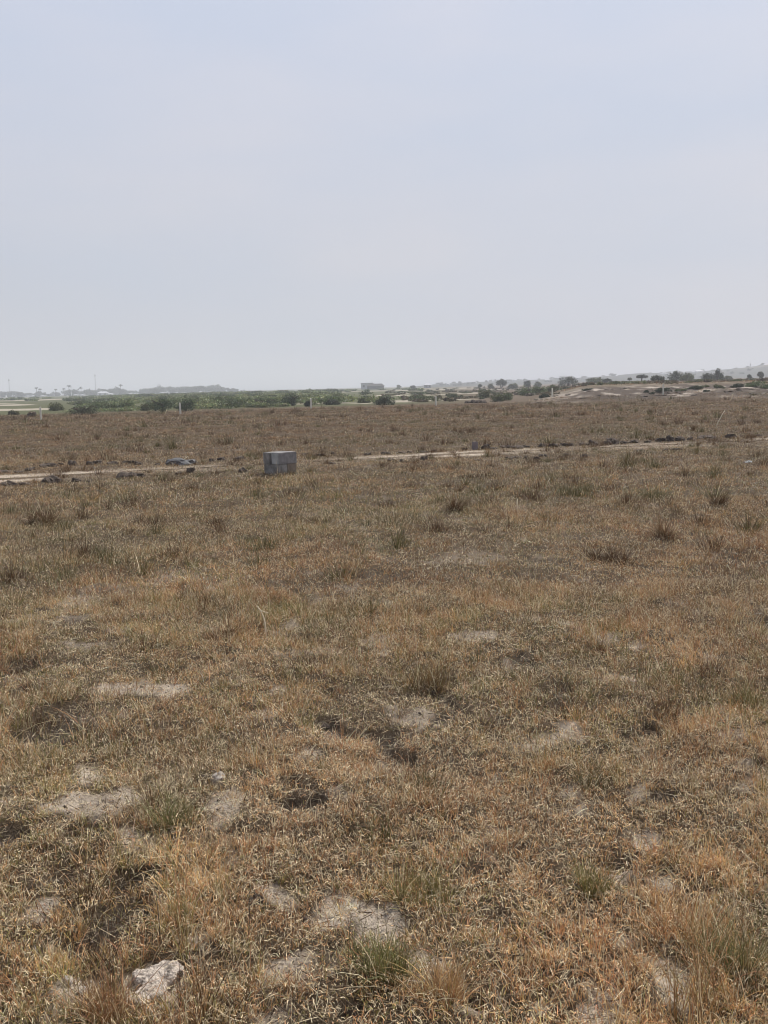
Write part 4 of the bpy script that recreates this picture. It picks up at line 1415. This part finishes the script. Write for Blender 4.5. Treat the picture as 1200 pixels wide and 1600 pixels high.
# ------------------------------------------------------------------ light
SUN_EL, SUN_AZ = math.radians(51), math.radians(40)         # azimuth clockwise from straight ahead
sd = bpy.data.lights.new('sun', 'SUN')
sd.energy = 5.0
sd.angle = math.radians(0.6)
sd.color = (1.0, 0.955, 0.88)
so = bpy.data.objects.new('sun', sd)
COL.objects.link(so)
dirv = Vector((math.sin(SUN_AZ) * math.cos(SUN_EL), math.cos(SUN_AZ) * math.cos(SUN_EL), math.sin(SUN_EL)))
so.rotation_euler = dirv.to_track_quat('Z', 'Y').to_euler()
so.location = dirv * 60

w = bpy.data.worlds.new('World')
scene.world = w
w.use_nodes = True
nt = w.node_tree
nt.nodes.clear()
wo = nt.nodes.new('ShaderNodeOutputWorld')
bg = nt.nodes.new('ShaderNodeBackground')
bg.inputs['Strength'].default_value = 0.1
sky = nt.nodes.new('ShaderNodeTexSky')
sky.sky_type = 'NISHITA'
sky.sun_disc = False
sky.sun_elevation = SUN_EL
sky.sun_rotation = SUN_AZ
sky.dust_density = 4.0
sky.air_density = 1.2
tc = nt.nodes.new('ShaderNodeTexCoord')
sep = nt.nodes.new('ShaderNodeSeparateXYZ')
nt.links.new(tc.outputs['Generated'], sep.inputs['Vector'])
cr = nt.nodes.new('ShaderNodeValToRGB')                      # thin white overcast veil over the blue
e = cr.color_ramp.elements
e[0].position = 0.0; e[0].color = (5.7, 6.05, 7.0, 1)
e[1].position = 0.72; e[1].color = (1.5, 2.1, 3.5, 1)
k = e.new(0.36); k.color = (6.2, 6.7, 8.05, 1)
k = e.new(0.17); k.color = (5.9, 6.25, 7.3, 1)
nt.links.new(sep.outputs['Z'], cr.inputs['Fac'])
mp = nt.nodes.new('ShaderNodeMapping')
mp.inputs['Scale'].default_value = (1.0, 1.0, 3.2)
nt.links.new(tc.outputs['Generated'], mp.inputs['Vector'])
nz = nt.nodes.new('ShaderNodeTexNoise')
nz.inputs['Scale'].default_value = 3.4
nz.inputs['Detail'].default_value = 3
nz.inputs['Roughness'].default_value = 0.45
nt.links.new(mp.outputs['Vector'], nz.inputs['Vector'])
cl = mix_rgb(nt, ramp(nt, nz.outputs['Fac'], 0.35, 0.7), (0.955, 0.985, 1.01), (1.085, 1.045, 1.01))
veil = mix_rgb(nt, 1.0, cr.outputs['Color'], cl, 'MULTIPLY')
dp = nt.nodes.new('ShaderNodeVectorMath')                   # haze glows towards the sun and dulls away from it
dp.operation = 'DOT_PRODUCT'
dp.inputs[1].default_value = dirv
nt.links.new(tc.outputs['Generated'], dp.inputs[0])
mr = nt.nodes.new('ShaderNodeMapRange')
mr.inputs['From Min'].default_value = -0.7; mr.inputs['From Max'].default_value = 0.45
mr.inputs['To Min'].default_value = 0.42; mr.inputs['To Max'].default_value = 1.01
nt.links.new(dp.outputs['Value'], mr.inputs['Value'])
cmb = nt.nodes.new('ShaderNodeCombineColor')
for q in range(3): nt.links.new(mr.outputs['Result'], cmb.inputs[q])
veil = mix_rgb(nt, 1.0, veil, cmb.outputs['Color'], 'MULTIPLY')
nt.links.new(mix_rgb(nt, 0.88, sky.outputs['Color'], veil), bg.inputs['Color'])
nt.links.new(bg.outputs['Background'], wo.inputs['Surface'])

vs = scene.view_settings
vs.view_transform = 'Standard'
vs.look = 'None'
vs.exposure = 0.0
vs.gamma = 1.0
vs.use_curve_mapping = False
scene.render.engine = 'CYCLES'
scene.cycles.use_denoising = True
scene.cycles.filter_width = 1.0
scene.cycles.max_bounces = 6
scene.cycles.diffuse_bounces = 3
scene.cycles.transmission_bounces = 4
scene.cycles.volume_bounces = 1
print('blades', near.n, mid.n, far.n)
